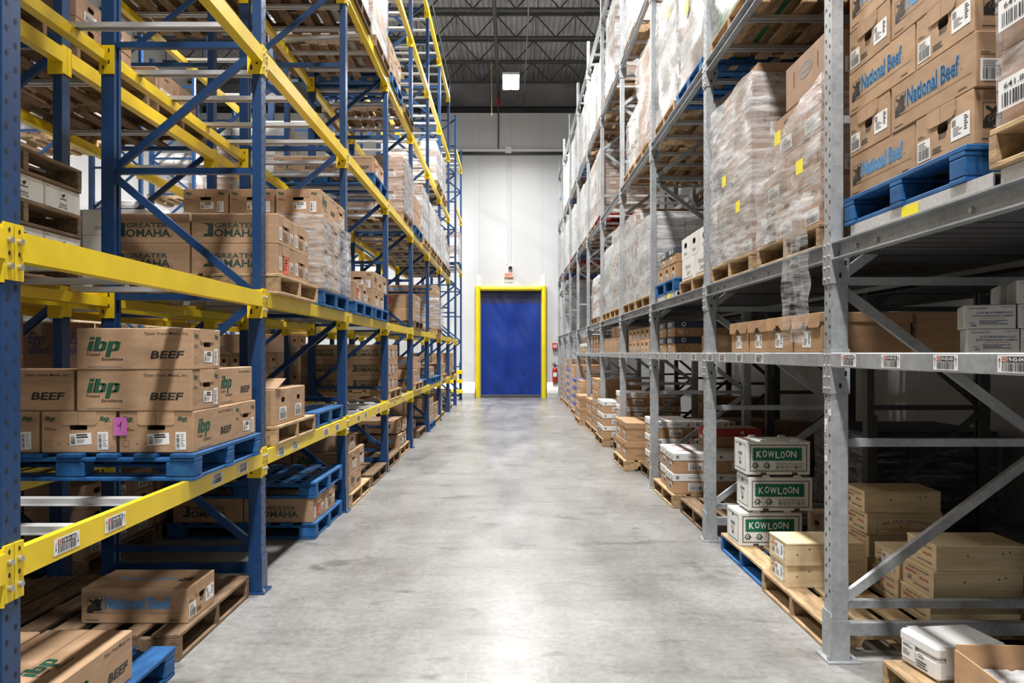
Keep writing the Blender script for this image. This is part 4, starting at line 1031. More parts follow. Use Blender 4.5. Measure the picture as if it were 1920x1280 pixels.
def place(side, lv, bay, half): return '%s %s %s bay %s' % (RACKN[side], 'floor' if lv == 0 else 'level ' + NUM[lv], ORD[bay], half)
def fit(side, lv, bay, y0, ln):
    """keep goods between the two uprights of their bay"""
    lo, hi = (LY(bay), LY(bay + 1) - .09) if side in 'AB' else (RY(bay - 1), RY(bay) - .09)
    m_ = .05 if lv == 0 else .015
    return max(lo + m_, min(y0, hi - m_ - ln))
class Load:
    """a pallet position: X0 is the aisle face of the goods, s the direction into the rack, y0 the end nearer the camera, z the top of the pallet"""
    def __init__(s, side, lv, bay, half, y0, pal='wood', face=None, dz=0.0, near=True, pal_len=PALD, cart=False, over=.02, room=None):
        s.side, s.lv, s.near = side, lv, near; s.s = -1 if side in 'AB' else 1
        s.pl = place(side, lv, bay, half); s.y0 = y0
        base = {'A': LZ, 'B': LZ, 'G': RZ, 'H': RZ}[side][lv] + dz
        if half in ('near', 'far'): y0 = s.y0 = fit(side, lv, bay, y0, room or pal_len + .02)
        s.face = face if face is not None else {'A': -1.535, 'B': -2.83, 'G': 1.60, 'H': 2.88}[side]
        s.z = base
        if pal:
            pallet(pal, s.face + s.s * (PALW / 2 - over), y0 + pal_len / 2, base + .0004, '%s pallet, %s' % (PAL_WORD[pal], s.pl), 0, near)
            s.z = base + PALH + .0008
    def put(s, kind, u, v, z, o, pos, jit=.004, scale=None):
        """u from the aisle face inwards, v along the aisle from y0, z above the pallet; o 'x': long side faces the camera, 'y': long side faces the aisle"""
        k = K(kind); sc = scale or 1; L_, W_ = k['L'] * sc, k['W'] * sc; du, dv = (L_, W_) if o == 'x' else (W_, L_)
        r = random
        rz = (0 if o == 'x' else R(90)) + r.uniform(-jit, jit) * 1.2
        return carton(kind, s.face + s.s * (u + du / 2 + r.uniform(0, jit)), s.y0 + v + dv / 2 + r.uniform(0, jit), s.z + z + .0006, '%s, %s, %s' % (WORD[kind], pos, s.pl), rz, s.near, None, scale)
    def layers(s, kind, pats, v0=.01, zs=0.0, scale=None, gap=None):
        """pats: one letter per layer from the bottom up. a: long-to-aisle box near the camera, end-out box behind; b: the other way round; x: end-out rows; y: one long-to-aisle row"""
        k = K(kind); sc = scale or 1; gap = gap or (.024 if any(n == 'lid' for n, _ in k['kids']) else .012); L_, W_, H = k['L'] * sc + gap, k['W'] * sc + gap, (k['H'] + (.0072 if any(n == 'lid' for n, _ in k['kids']) else 0)) * sc
        n = len(pats)
        for i, p in enumerate(pats):
            z = zs + i * (H + .001); lay = 'layer ' + NUM[i + 1] if n > 1 else 'single layer'
            nm = lambda a: '%s %s' % (lay, a)
            U = ['aisle front', 'middle front', 'inner front', 'inmost front']
            if p == 'a':
                for j in range(3): s.put(kind, j * W_, v0, z, 'y', nm(U[j]), scale=scale)
                s.put(kind, 0, v0 + L_, z, 'x', nm('aisle back'), scale=scale)
            elif p == 'b':
                for j in range(2): s.put(kind, j * L_, v0, z, 'x', nm(U[j]), scale=scale)
                s.put(kind, 0, v0 + W_, z, 'y', nm('aisle back'), scale=scale)
            elif p in 'xX':
                rows = int((PALD + .06) / W_)
                for rr in range(rows):
                    for j in range(2 if rr == 0 or p == 'X' else 1): s.put(kind, j * L_, v0 + rr * W_, z, 'x', nm(('aisle ' if j == 0 else 'inner ') + ['front', 'second row', 'third row', 'fourth row', 'fifth row'][rr]), scale=scale)
            elif p == 'y':
                for rr in range(2 if L_ < .54 else 1):
                    for j in range(3 if rr == 0 else 1): s.put(kind, j * W_, v0 + rr * L_, z, 'y', nm(U[j] if rr == 0 else 'aisle back'), scale=scale)
        return s
# ------------------------------------------------------------------ film-wrapped pallet loads
CELL = {}
def cell(dx, dy, dz, mt, tape):
    k = (round(dx, 3), round(dy, 3), round(dz, 3), mt.name, tape)
    if k not in CELL:
        b = MB(); b.cbox(-dx / 2, dx / 2, -dy / 2, dy / 2, 0, dz, mt, .004)
        for f in (Face((-dx / 2, -dy / 2, 0), (1, 0, 0), (0, 0, 1), dx, dz), Face((dx / 2, -dy / 2, 0), (0, 1, 0), (0, 0, 1), dy, dz), Face((-dx / 2, dy / 2, 0), (0, -1, 0), (0, 0, 1), dy, dz)):
            if tape == 1: f.rect(b, f.w * .1, dz * .3, f.w * .4, dz * .45, paper)
            elif tape == 2: f.rect(b, 0, dz * .86, f.w, dz * .10, grey_ink); f.rect(b, f.w * .3, dz * .25, f.w * .3, dz * .3, grey_c)
            elif tape == 3: f.disc(b, f.w * .5, dz * .58, f.w * .22, dz * .16, grey_ink); f.rect(b, f.w * .55, dz * .12, f.w * .3, dz * .28, paper)
        CELL[k] = b.mesh('carton')
    return CELL[k]
def film_mesh(dx, dy, z0, z1, seed, s, ms, amp=.014, slump=0.0, topfold=.10, pad=.007):
    """sleeve of film around a load, dx into the rack, dy along the aisle; wrinkled and pulled in a little between layers"""
    r = random.Random(seed); P = []
    nx, ny = 10, 12
    a, c = dx / 2 + pad, dy / 2 + pad
    per = [(-a + 2 * a * i / nx, -c) for i in range(nx)] + [(a, -c + 2 * c * i / ny) for i in range(ny)] + [(a - 2 * a * i / nx, c) for i in range(nx)] + [(-a, c - 2 * c * i / ny) for i in range(ny)]
    n = len(per); nz = max(6, int((z1 - z0) / .07)); vs = []
    off = Vector((seed * 3.1, seed * 1.7, 0))
    for j in range(nz + 1):
        t = j / nz; z = z0 + (z1 - z0) * t
        for i, (x, y) in enumerate(per):
            l = math.hypot(x, y); w = noise.noise(Vector((x * 3, y * 3, z * 5)) + off) * amp + noise.noise(Vector((x * 9, y * 9, z * 14)) + off) * amp * .5 + amp * .7
            k = 1 + max(0, w) / l
            zt = z - slump * (y / c * .5 + .5) * t if slump else z
            zt += noise.noise(Vector((x * 4, y * 4, 7)) + off) * .03 * (1 if t > .96 else 0)
            vs.append((x * k, y * k, zt))
    b = MB()
    fs = {0: [], 1: []}
    for j in range(nz):
        for i in range(n):
            i2 = (i + 1) % n; q = (j * n + i, j * n + i2, (j + 1) * n + i2, (j + 1) * n + i)
            cx = sum(vs[w_][0] for w_ in q) / 4; fs[0 if cx * -s > a * .93 else 1].append(q)  # aisle side takes the first film, often whiter to imitate glare
    # fold over the top edge
    base = len(vs); top = nz * n
    for i, (x, y) in enumerate(per):
        l = math.hypot(x, y); k = 1 - topfold * (.6 + .8 * abs(noise.noise(Vector((x * 5, y * 5, 2)) + off))) / l
        vs.append((x * k, y * k, vs[top + i][2] + .004 + .012 * noise.noise(Vector((x * 8, y * 8, 0)) + off)))
    for i in range(n): fs[1].append((top + i, top + (i + 1) % n, base + (i + 1) % n, base + i))
    for g in (0, 1): b.raw(vs, fs[g], ms[g], True) if fs[g] else None
    return b.mesh('stretch_wrap')
SEED = [3]
def wrapped(side, lv, bay, half, y0, y1, h, ny, nz, mts, films, pal='wood', what='film-wrapped carton load', tape=0, nx=3, face=None, dz=0.0, amp=.014, near=False, tags=0, slump=0.0, over=.02, drop=0):
    SEED[0] += 1; rr = random.Random(SEED[0]); s = -1 if side in 'AB' else 1
    base = {'A': LZ, 'B': LZ, 'G': RZ, 'H': RZ}[side][lv] + dz
    face = face if face is not None else {'A': -1.535, 'B': -2.83, 'G': 1.60, 'H': 2.88}[side]
    yy = fit(side, lv, bay, y0, y1 - y0 + .07) + .035 if bay != 9 or side != 'A' else y0; y0, y1 = yy, yy + (y1 - y0)
    pl = place(side, lv, bay, half); dy = y1 - y0; dx = 1.12; cx = face + s * (dx / 2 + .02); cy = (y0 + y1) / 2
    if pal: pallet(pal, face + s * (PALW / 2 - over), cy, base + .0004, '%s pallet under wrapped goods, %s' % (PAL_WORD[pal], pl), 0, near)
    z = base + (PALH + .0012 if pal else .001)
    t = thing('wrapped_pallet_load', '%s, %s' % (what, pl), 'wrapped load', (cx, cy, z), 0, None)
    cw, cd, ch = dx / nx, dy / ny, h / nz
    for k in range(nz):
        mt = mts[k % len(mts)]
        for i in range(nx):
            for j in range(ny):
                if i and j and k < nz - 1: continue
                if drop and k == nz - 1 and j >= ny - drop: continue
                o = link('carton', cell(cw - .006, cd - .006, ch - .003, mt, tape), t, (-s * dx / 2 + s * (i + .5) * cw + rr.uniform(-.003, .003), -dy / 2 + (j + .5) * cd + rr.uniform(-.002, .002), k * ch))
    fm = link('stretch_wrap', film_mesh(dx, dy, .004, h - .03, SEED[0], s, films, amp, slump), t)
    for q in range(tags):
        b = MB(); f = Face((-s * (dx / 2 + .022), 0, 0), (0, s, 0) if s < 0 else (0, -1, 0), (0, 0, 1), .2, .2); f.slab(b, rr.uniform(-.3, .2), h * rr.uniform(.35, .75), .16, .12, yellow_p, .002); link('yellow_tag', b.mesh('yellow_tag'), t)
    return t
def pails(side, lv, bay, half, y0, n, nz, pal='wood', face=None, what='film-wrapped stack of white pails'):
    s = -1 if side in 'AB' else 1; base = RZ[lv]; face = face if face is not None else 1.60; pl = place(side, lv, bay, half); d = .31; h = .37
    if 'pail' not in CELL:
        b = MB(); b.tube((0, 0, 0), (0, 0, .33), .135, pail_m, 16, .148); b.tube((0, 0, .30), (0, 0, .315), .157, pail_m, 16); CELL['pail'] = b.mesh('pail')
        b = MB(); b.tube((0, 0, .331), (0, 0, .362), .155, pail_m, 16); CELL['pail_lid'] = b.mesh('lid')
    pallet(pal, face + s * (PALW / 2 - .02), y0 + n * d / 2, base + .0004, '%s pallet under pails, %s' % (PAL_WORD[pal], pl), 0, False)
    SEED[0] += 1
    t = thing('wrapped_pallet_load', '%s, %s' % (what, pl), 'wrapped load', (face + s * .6, y0 + n * d / 2, base + PALH + .0012))
    for k in range(nz):
        for i in range(3):
            for j in range(n):
                if i and j: continue
                p = link('pail', CELL['pail'], t, (-s * .6 + s * (.17 + i * d), -n * d / 2 + (j + .5) * d, k * .366)); link('lid', CELL['pail_lid'], p)
    link('stretch_wrap', film_mesh(1.14, n * d + .02, .004, nz * .366, SEED[0], s, (film_mid, film_thin), .012), t)

# ================================================================== goods: blue rack, aisle row
G_ = lambda side, lv, bay, half, y0, **k: Load(side, lv, bay, half, y0, **k)
# first bay, floor
l = G_('A', 0, 1, 'near', 2.66, pal='blue', face=-1.585)
l.put('ibp', .01, .10, 0, 'y', 'single layer aisle side'); l.put('ibp', .385, .08, 0, 'y', 'single layer inner side')
l = G_('A', 0, 1, 'far', 3.93, pal='old', face=-1.63)
l.put('nb', .0, .16, 0, 'x', 'alone by the aisle', scale=.86)
# first bay, level one: the big stack of beef cartons on a blue pallet
l = G_('A', 1, 1, 'far', 3.76, pal='blue', face=-1.535)
V0 = .045
for j, u in enumerate((.0, .372, .744)): l.put('ibp', u, V0, 0, 'y', 'layer one %s front' % ['aisle', 'middle', 'inner'][j])
l.put('ibp', .0, V0 + .575, 0, 'x', 'layer one aisle back')
l.put('ibp', .57, V0 + .575, 0, 'x', 'layer one inner back')
l.put('ibp', .0, V0 - .005, .201, 'x', 'layer two aisle front', .008); l.put('ibp', .585, V0 + .01, .201, 'x', 'layer two inner front', .008); l.put('ibp', .02, V0 + .375, .201, 'y', 'layer two aisle back', .008)
l.put('ibp', -.004, V0 - .01, .402, 'x', 'topmost of the stack', .008)
b = MB(); f = Face((0, 0, 0), (1, 0, 0), (0, 0, 1), .066, .088); f.slab(b, 0, 0, .066, .088, pink_p, .001); g = f.above(.0016)
for p, q in (((.022, .048), (.024, .058)), ((.022, .048), (.040, .046)), ((.030, .044), (.040, .066)), ((.040, .066), (.033, .020)), ((.040, .066), (.034, .060))):
    p, q = Vector(p), Vector(q); n_ = Vector((-(q - p).y, (q - p).x)).normalized() * .0012; g.poly(b, [p - n_, q - n_, q + n_, p + n_], ink)
thing('paper_note', 'pink paper note stuck between two beef cartons on the blue pallet', 'note', (-1.535 - .385, l.y0 + V0 - .0025, LZ[1] + PALH + .085), 0, None, b.mesh('paper_note'))
# first bay, level two: butter sandwich pushed to the back
def butter_stack():
    f = -2.42; z = LZ[2]
    for i in range(4):
        y0 = 3.42
        if i % 2 == 0 or i == 3: pass
        if i < 3:
            pallet('old', f - .6, y0 + PALD / 2, z + .0005, 'dark weathered pallet, %s of three among white butter cartons, blue rack' % ['lowest', 'middle', 'topmost'][i], 0, True); z += PALH + .001
        if i < 2:
            for j in range(3):
                for u in range(3 if j == 0 else 1):
                    carton('butter', f - .13 - u * .25, y0 + .165 + j * .345, z + .0005, 'white butter carton, %s pallet layer, %s %s, blue rack level two' % (['lower', 'upper'][i], ['front', 'middle', 'back'][j], ['aisle side', 'centre', 'inner side'][u]), R(90))
            z += .126
butter_stack()
# second bay
l = G_('A', 0, 2, 'far', 6.42, pal='blue', face=-1.59); l.layers('omaha', 'x', .02)
pallet('blue', -1.59 - .58, l.y0 + .51, l.z + .198, 'blue pallet lying on top of dark-lettered beef cartons on the floor')
for i, (u, v) in enumerate(((.1, .1), (.5, .1), (.9, .1))): pass
l = G_('A', 1, 2, 'near', 5.17, face=-1.555); l.put('plain', .0, .03, 0, 'x', 'single layer aisle front'); l.put('plain', .0, .415, 0, 'x', 'single layer aisle back'); l.put('plain', .51, .03, 0, 'x', 'single layer inner front')
b = MB()
for x0, zz, tilt, w in ((-.25, .241, .9, .16), (.02, .241, .45, .15)):
    P_ = [(x0, -.17, zz), (x0 + .24, -.17, zz), (x0 + .24 + .02, -.17 + w * math.cos(tilt), zz + w * math.sin(tilt)), (x0 - .02, -.17 + w * math.cos(tilt), zz + w * math.sin(tilt))]
    b.raw([Vector(p) for p in P_] + [Vector(p) + Vector((0, -.004, .004)) for p in P_], [(0, 1, 2, 3)[::-1], (4, 5, 6, 7), (0, 1, 5, 4), (1, 2, 6, 5), (2, 3, 7, 6), (3, 0, 4, 7)], card)
tc = [o for o in COL.objects if o.name.startswith('brown_carton') and o.parent is None][0]
link('open_flap', b.mesh('open_flap'), tc)
pallet('blue', -1.585 - .58, 6.30 + .55, LZ[1] + .0005, 'empty blue pallet on level one of the blue rack, second bay')
l = G_('A', 2, 2, 'near', 5.06, face=-1.51); l.layers('omaha', 'xx', .04)
for i, (u, w) in enumerate(((.0, 0),)): pass
l = G_('A', 2, 2, 'far', 6.38, pal='blue', face=-1.53, room=1.08)
l.layers('ibp', 'xxx', .02)
for j in range(3): l.put('ibp', j * .373, .02, .606, 'y', 'layer four %s front' % ['aisle', 'middle', 'inner'][j])
l.put('ibp', 0, .595, .606, 'x', 'layer four aisle back')
def loose_film(name, label, x0, x1, y0, y1, z0, z1, s, ms, amp=.02, slump=0.0, seed=5):
    t = thing(name, label, 'plastic film', ((x0 + x1) / 2, (y0 + y1) / 2, z0)); link('film_sheet', film_mesh(abs(x1 - x0), y1 - y0, 0, z1 - z0, seed, s, ms, amp, slump, .03, .012), t)
loose_film('stretch_wrap', 'milky stretch film round the tall beef carton stack, blue rack level two', -2.70, -1.515, l.y0 - .0, l.y0 + 1.03, l.z + .01, l.z + .60, -1, (film_mid, film_mid), .014, -.0, 21)
# third bay
l = G_('A', 0, 3, 'near', 7.62, face=-1.56); l.layers('ibp', 'yx', .02); l.put('flat', .02, .03, .404, 'x', 'lying on top at the front')
l = G_('A', 0, 3, 'far', 8.82, pal='old', face=-1.57)
l = G_('A', 2, 3, 'near', 7.66, pal='blue'); l.layers('ibp', 'x', .06)
l = G_('A', 2, 3, 'far', 8.78, pal='blue'); l.layers('ibp', 'xa', .03)
l = G_('A', 3, 3, 'far', 9.0, pal='blue', face=-1.56); l.layers('ibp', 'x', .08)
# fourth bay
l = G_('A', 0, 4, 'near', 10.1, pal='old', face=-1.59)
l = G_('A', 0, 4, 'far', 11.28, face=-1.60); l.layers('nb', 'x', .03, scale=.9); l.put('nb', .0, .43, .207, 'x', 'layer two aisle back', scale=.9); l.put('nb', .03, .005, .207, 'x', 'layer two aisle front', scale=.9)
l = G_('A', 1, 4, 'near', 10.06, face=-1.56); l.layers('omaha', 'xxx', .02)
NF = dict(near=False)
l = G_('A', 3, 4, 'far', 11.38, face=-1.56, room=1.10, **NF); l.layers('labelled', 'xyxyx', .02); 
loose_film('stretch_wrap', 'white film skin on the labelled carton stack, blue rack level three', -2.66, -1.545, l.y0, l.y0 + 1.05, l.z + .01, l.z + .80, -1, (film_glare, film_thin), .01, 0, 22)
l = G_('A', 4, 4, 'near', 10.03, pal='blue', **NF); l.layers('ibp', 'aa', .02)
l = G_('A', 4, 4, 'far', 11.3, pal='old', **NF)
# fifth bay
l = G_('A', 1, 5, 'near', 12.54, **NF); l.layers('seal', 'x', .02); l.put('nb', .0, .40, .213, 'x', 'layer two aisle back')
pallet('blue', -1.585 - .58, 13.66 + .51, LZ[1] + .0005, 'empty blue pallet on level one of the blue rack, fifth bay', 0, False)
l = G_('A', 2, 5, 'near', 12.54, pal='old', **NF); l.layers('seal', 'xx', .02)
l = G_('A', 3, 5, 'near', 12.52, pal='blue', **NF); l.layers('plain', 'aa', .02)
wrapped('A', 3, 5, 'far', 13.75, 14.75, .92, 3, 5, (card_p, white_c), (film_glare, film_mid), 'wood', 'brown and white wrapped load', 1)
# sixth bay and on
l = G_('A', 0, 6, 'near', 15.2, pal='blue', face=-1.57, **NF); l.layers('plain', 'xx', .02)
l = G_('A', 0, 5, 'far', 13.8, pal='old', face=-1.62, **NF); l.put('flat', .1, .1, 0, 'x', 'single layer')
l = G_('A', 0, 6, 'far', 16.4, face=-1.58, **NF); l.layers('flat', 'xx', .02)
l = G_('A', 0, 7, 'near', 17.6, face=-1.60, **NF); l.layers('plain', 'xx', .02)
l = G_('A', 0, 8, 'near', 20.15, face=-1.60, **NF); l.layers('nb', 'xx', .02)
l = G_('A', 1, 6, 'near', 15.05, pal='blue', face=-1.55, **NF); l.layers('nb', 'x', .02)
l = G_('A', 1, 6, 'far', 16.2, pal='blue', face=-1.55, **NF)
l = G_('A', 1, 7, 'near', 17.6, **NF); l.layers('plain', 'x', .02)
l = G_('A', 1, 8, 'near', 20.1, **NF); l.layers('plain', 'xx', .02)
l = G_('A', 2, 6, 'far', 16.3, face=-1.53, room=1.16, **NF); l.layers('nb', 'xxxxx', .02, scale=.86)
loose_film('stretch_wrap', 'torn clear film hanging round the tall stack, blue rack level two far down', -2.68, -1.5, l.y0 + .0, l.y0 + 1.08, l.z + .01, l.z + .62, -1, (film_mid, film_mid), .012, .15, 23)
wrapped('A', 3, 6, 'near', 15.06, 16.06, .86, 3, 4, (white_c,), (film_glare, film_mid), 'wood', 'white wrapped load')
wrapped('A', 3, 6, 'far', 16.2, 17.2, .88, 3, 4, (white_c, card_p), (film_glare, film_mid), 'wood', 'white wrapped load with brown bands')
wrapped('A', 3, 7, 'near', 17.56, 18.56, .80, 3, 4, (white_c,), (film_glare, film_mid), 'old', 'white wrapped load')
wrapped('A', 3, 7, 'far', 18.7, 19.7, .62, 3, 3, (card_p, white_c), (film_mid, film_mid), 'old', 'brown wrapped load')
wrapped('A', 4, 7, 'near', 17.58, 18.6, .88, 3, 6, (card_p, white_c), (film_glare, film_mid), 'wood', 'banded wrapped load', 1)
wrapped('A', 4, 6, 'far', 16.3, 17.3, .82, 3, 5, (white_c, card_p), (film_glare, film_mid), 'old', 'white wrapped load', 1)
wrapped('A', 4, 3, 'near', 7.5, 8.48, 1.0, 3, 4, (grey_c,), (film_mid, film_mid), 'old', 'grey wrapped load', 0, amp=.008)
wrapped('A', 4, 3, 'far', 8.85, 9.85, 1.05, 3, 4, (grey_c, card_p), (film_mid, film_mid), 'old', 'grey wrapped load', 0, amp=.008)
wrapped('E' if False else 'A', 3, 9, 'near', 23.3, 24.4, .98, 3, 4, (white_c, card_p), (film_glare, film_mid), 'blue', 'white wrapped load beside the wall', dz=LZ[3] * 0 + .652)
# ---- rear blue row
l = G_('B', 1, 2, 'near', 5.05, **NF)
for i in range(2):
    for j in range(3): carton('eggs', -2.86 - .18 - j * .37, l.y0 + .2, l.z + .001 + i * .343, 'tall egg carton, rear blue rack, %s layer, %s from the aisle' % (['bottom', 'top'][i], ORD[j + 1]), R(90) if False else 0, False, None, (.56, 1, 1))
l = G_('B', 2, 2, 'far', 6.1, **NF); l.layers('white', 'xxx', .02)
l = G_('B', 0, 2, 'near', 5.2, pal='old', **NF); l.layers('labelled', 'xxx', .02)
l = G_('B', 0, 1, 'far', 3.75, pal='old', **NF); l.layers('flat', 'xxx', .02)
l = G_('B', 1, 1, 'far', 3.8, pal='old', **NF); l.layers('plain', 'xxx', .02)
l = G_('B', 1, 3, 'near', 7.6, **NF); l.layers('small', 'xxx', .02)
l = G_('B', 1, 3, 'far', 8.8, **NF); l.layers('plain', 'xx', .02)
l = G_('B', 1, 4, 'far', 11.3, **NF); l.layers('small', 'xxxx', .02)
l = G_('B', 0, 3, 'near', 7.6, pal='old', **NF); l.layers('plain', 'xx', .02)
l = G_('B', 0, 3, 'far', 8.8, pal='old', **NF); l.layers('ibp', 'xx', .02)
l = G_('B', 0, 4, 'far', 11.2, pal='old', **NF); l.layers('plain', 'xx', .02)
l = G_('B', 2, 3, 'near', 7.6, **NF); l.layers('oval', 'xx', .02)
l = G_('B', 2, 4, 'far', 11.3, **NF); l.layers('oval', 'xx', .02)
l = G_('B', 2, 3, 'far', 8.75, pal='old', **NF); l.layers('labelled', 'xxxx', .02)
l = G_('B', 3, 1, 'near', 2.6, pal='old', **NF); l = G_('B', 3, 1, 'far', 3.75, pal='old', **NF); l.put('flat', .0, .2, 0, 'x', 'alone by the aisle')
l = G_('B', 3, 2, 'near', 5.1, pal='old', **NF); l.layers('flat', 'xx', .02); l = G_('B', 3, 2, 'far', 6.25, pal='old', **NF); l.layers('oval', 'x', .02)
wrapped('B', 3, 4, 'near', 10.1, 11.1, .9, 3, 4, (card_p, white_c), (film_glare, film_mid), 'wood', 'brown and white wrapped load', 1)
wrapped('B', 3, 5, 'near', 12.6, 13.6, .8, 3, 4, (white_c,), (film_glare, film_mid), 'wood', 'white wrapped load', 1)
wrapped('B', 4, 3, 'near', 7.6, 8.6, .8, 3, 3, (card_p, white_c), (film_glare, film_mid), 'old', 'brown wrapped load', 1)
wrapped('B', 2, 5, 'near', 12.6, 13.6, .9, 3, 4, (white_c, card_p), (film_mid, film_mid), 'wood', 'brown and white wrapped load', 1)
# ---- distant rack across the next aisle
def far_load(lv, y0, h, mts, word, ny=3):
    SEED[0] += 1; z = LZ[lv]; nz = max(2, int(h / .22)); dx, dy = 1.1, 1.02
    pallet('wood', -7.02 - .56, y0 + dy / 2, z + .0005, 'pale pallet under the %s' % word, 0, False)
    t = thing('wrapped_pallet_load', word, 'wrapped load', (-7.02 - .56, y0 + dy / 2, z + PALH + .001))
    for k in range(nz):
        for j in range(ny):
            link('carton', cell(dx / 2 - .006, dy / ny - .006, h / nz - .003, mts[k % len(mts)], 2), t, (.26, -dy / 2 + (j + .5) * dy / ny, k * h / nz))
        link('carton', cell(dx / 2 - .006, dy / ny - .006, h / nz - .003, mts[k % len(mts)], 2), t, (-.26, -dy / 2 + .5 * dy / ny, k * h / nz))
    link('stretch_wrap', film_mesh(dx, dy, .004, h - .02, SEED[0], -1, (film_mid, film_mid), .012), t)
for i, (lv, y0, h, m_) in enumerate(((2, 10.1, .9, (white_c,)), (2, 12.7, .95, (white_c, white_c, card_p)), (3, 11.33, .9, (card_p, white_c)), (2, 15.1, .9, (card_p,)), (3, 17.7, .9, (white_c,)), (1, 12.7, .5, (card_p,)), (1, 15.2, .6, (white_c,)), (4, 12.8, .8, (card_p,)), (3, 15.2, .9, (white_c,)), (2, 17.7, .9, (white_c,)), (4, 17.7, .9, (card_p, white_c)))):
    far_load(lv, y0, h, m_, '%s wrapped load on %s level of the distant rack, %s along' % ('white' if m_[0] is white_c else 'brown', ORD[lv], ORD[int(y0 / 2.5) - 2]))
for bay, half, y0, lv, kd, pt in ((1, 'near', 2.6, 0, 'flat', 'xxx'), (1, 'near', 2.6, 1, 'plain', 'xxx'), (2, 'far', 6.4, 1, 'flat', 'xxx'), (2, 'far', 6.3, 0, 'labelled', 'xxx'), (4, 'near', 10.1, 1, 'plain', 'xxx'), (4, 'near', 10.1, 0, 'flat', 'xxx'), (5, 'near', 12.6, 0, 'plain', 'xx'), (5, 'near', 12.6, 1, 'flat', 'xxx'), (5, 'far', 13.7, 0, 'plain', 'xx')):  # rear row goods added to block light from the side aisle
    l = G_('B', lv, bay, half, y0, pal='old', **NF); l.layers(kd, pt, .02)

# unseen loads added above the first bays and beside the camera, blocking lamp light
for lv, bay, half, y0, h in ((3, 1, 'near', 2.55, 1.15), (4, 1, 'near', 2.55, 1.1), (3, 0, 'near', .05, 1.15), (3, 0, 'far', 1.2, 1.15), (4, 0, 'near', .05, 1.1), (4, 0, 'far', 1.2, 1.1)):
    wrapped('A', lv, bay, half, y0, y0 + .98, h, 2, 3, (card_p,), (film_mid, film_mid), 'wood', 'brown wrapped load', 0, 2)
def note_on(text, y, z, w, h, m, rot=.05):
    """coloured paper stuck on the aisle end of the carton whose label begins so"""
    for o in COL.objects:
        if str(o.get('label', '')).startswith(text):
            k = o.data; x1 = max(v.co.x for v in k.vertices) + .0006
            b = MB(); f = Face((x1, y, z), (0, 1, 0), (0, 0, 1), w, h).sub(0, 0, w, h, rot); f.slab(b, 0, 0, w, h, m, .0012); g = f.above(.0018); g.lines(b, .012, h * .75, w * .7, 4, h * .16, h * .06, ink, 2)
            link('coloured_note', b.mesh('coloured_note'), o); return
note_on('dark-lettered beef carton, layer one aisle front, blue rack level two second', -.05, .01, .10, .125, orange_p)
note_on('dark-lettered beef carton, single layer aisle front, blue rack floor second', -.06, .04, .085, .11, orange_p, 0)
note_on('dark-lettered beef carton, layer three aisle second row, blue rack level one fourth', -.03, .05, .07, .12, orange_p)
note_on('green-logo beef carton, single layer aisle front, blue rack level two third bay near', -.06, .04, .085, .11, orange_p, 0)
note_on('green-logo beef carton, single layer aisle front, blue rack level three third', -.1, .05, .085, .11, orange_p, 0)
# ================================================================== goods: grey rack
# near bay, level two: cart, blue pallet and the blue-lettered beef cartons
def cart(y0, y1, bay, half, tagx=None, face=1.605):
    t = thing('pallet_cart', 'zinc pallet cart on the grey rack beams, %s bay %s' % (ORD[bay], half), 'cart', (face, y0, RZ[2]))
    L_ = y1 - y0
    b = MB(); b.box(0, .006, 0, L_, .003, .066, silver); b.box(.006, .05, 0, L_, .060, .066, silver); b.box(.006, .05, 0, L_, .003, .009, silver); link('front_channel', b.mesh('front_channel'), t)
    b = MB(); b.box(1.0, 1.006, 0, L_, .003, .066, silver); b.box(.95, 1.0, 0, L_, .060, .066, silver); link('rear_channel', b.mesh('rear_channel'), t)
    for yy in (.04, L_ - .08): b = MB(); b.box(.0505, .9495, yy, yy + .04, .01, .066, silver); link('side_rail', b.mesh('side_rail'), t)
    if tagx is not None: b = MB(); b.box(-.004, -.001, tagx, tagx + .13, -.02, .058, yellow_p); link('yellow_tag', b.mesh('yellow_tag'), t)
cart(2.62, 3.72, 1, 'far', .48)
l = G_('G', 2, 1, 'far', 2.76, pal='blue', face=1.615, dz=.067)
l.face = 1.625
for i in range(6):
    z = i * .1985; n_ = 'layer ' + NUM[i + 1]; sc = .963
    if i % 2 == 0:
        l.put('nb', .0, .01, z, 'x', n_ + ' aisle front', scale=sc); l.put('nb', .0, .415, z, 'y', n_ + ' aisle back', scale=sc); l.put('nb', .62, .01, z, 'x', n_ + ' inner front', scale=sc)
    else:
        l.put('nb', .0, .0, z, 'y', n_ + ' aisle front', scale=sc); l.put('nb', .0, .625, z, 'x', n_ + ' aisle back', scale=sc); l.put('nb', .41, .0, z, 'y', n_ + ' middle front', scale=sc); l.put('nb', .82, .0, z, 'y', n_ + ' inner front', scale=sc)
cart(1.5, 2.58, 1, 'near')
t = wrapped('G', 2, 1, 'near', 1.55, 2.57, 1.30, 3, 5, (card_p,), (film_thin, film_thin), 'wood', 'clear-wrapped brown cartons with barcode labels', 0, 3, 1.60, .067, .008, True)
f = Face((-.585, .50, 0), (0, -1, 0), (0, 0, 1), 1, 1.3)
for k in range(5):
    b = MB(); f.slab(b, .02, .05 + k * .26, .26, .10, paper, .001); g = f.above(.0018); g.barcode(b, .04, .06 + k * .26, .22, .045, 3 + k, 1); g.text(b, '273117' if k == 2 else '641.8', .05, .118 + k * .26, .018, ink, .01, 0, .1, 1.2); link('shipping_label', b.mesh('shipping_label'), t)
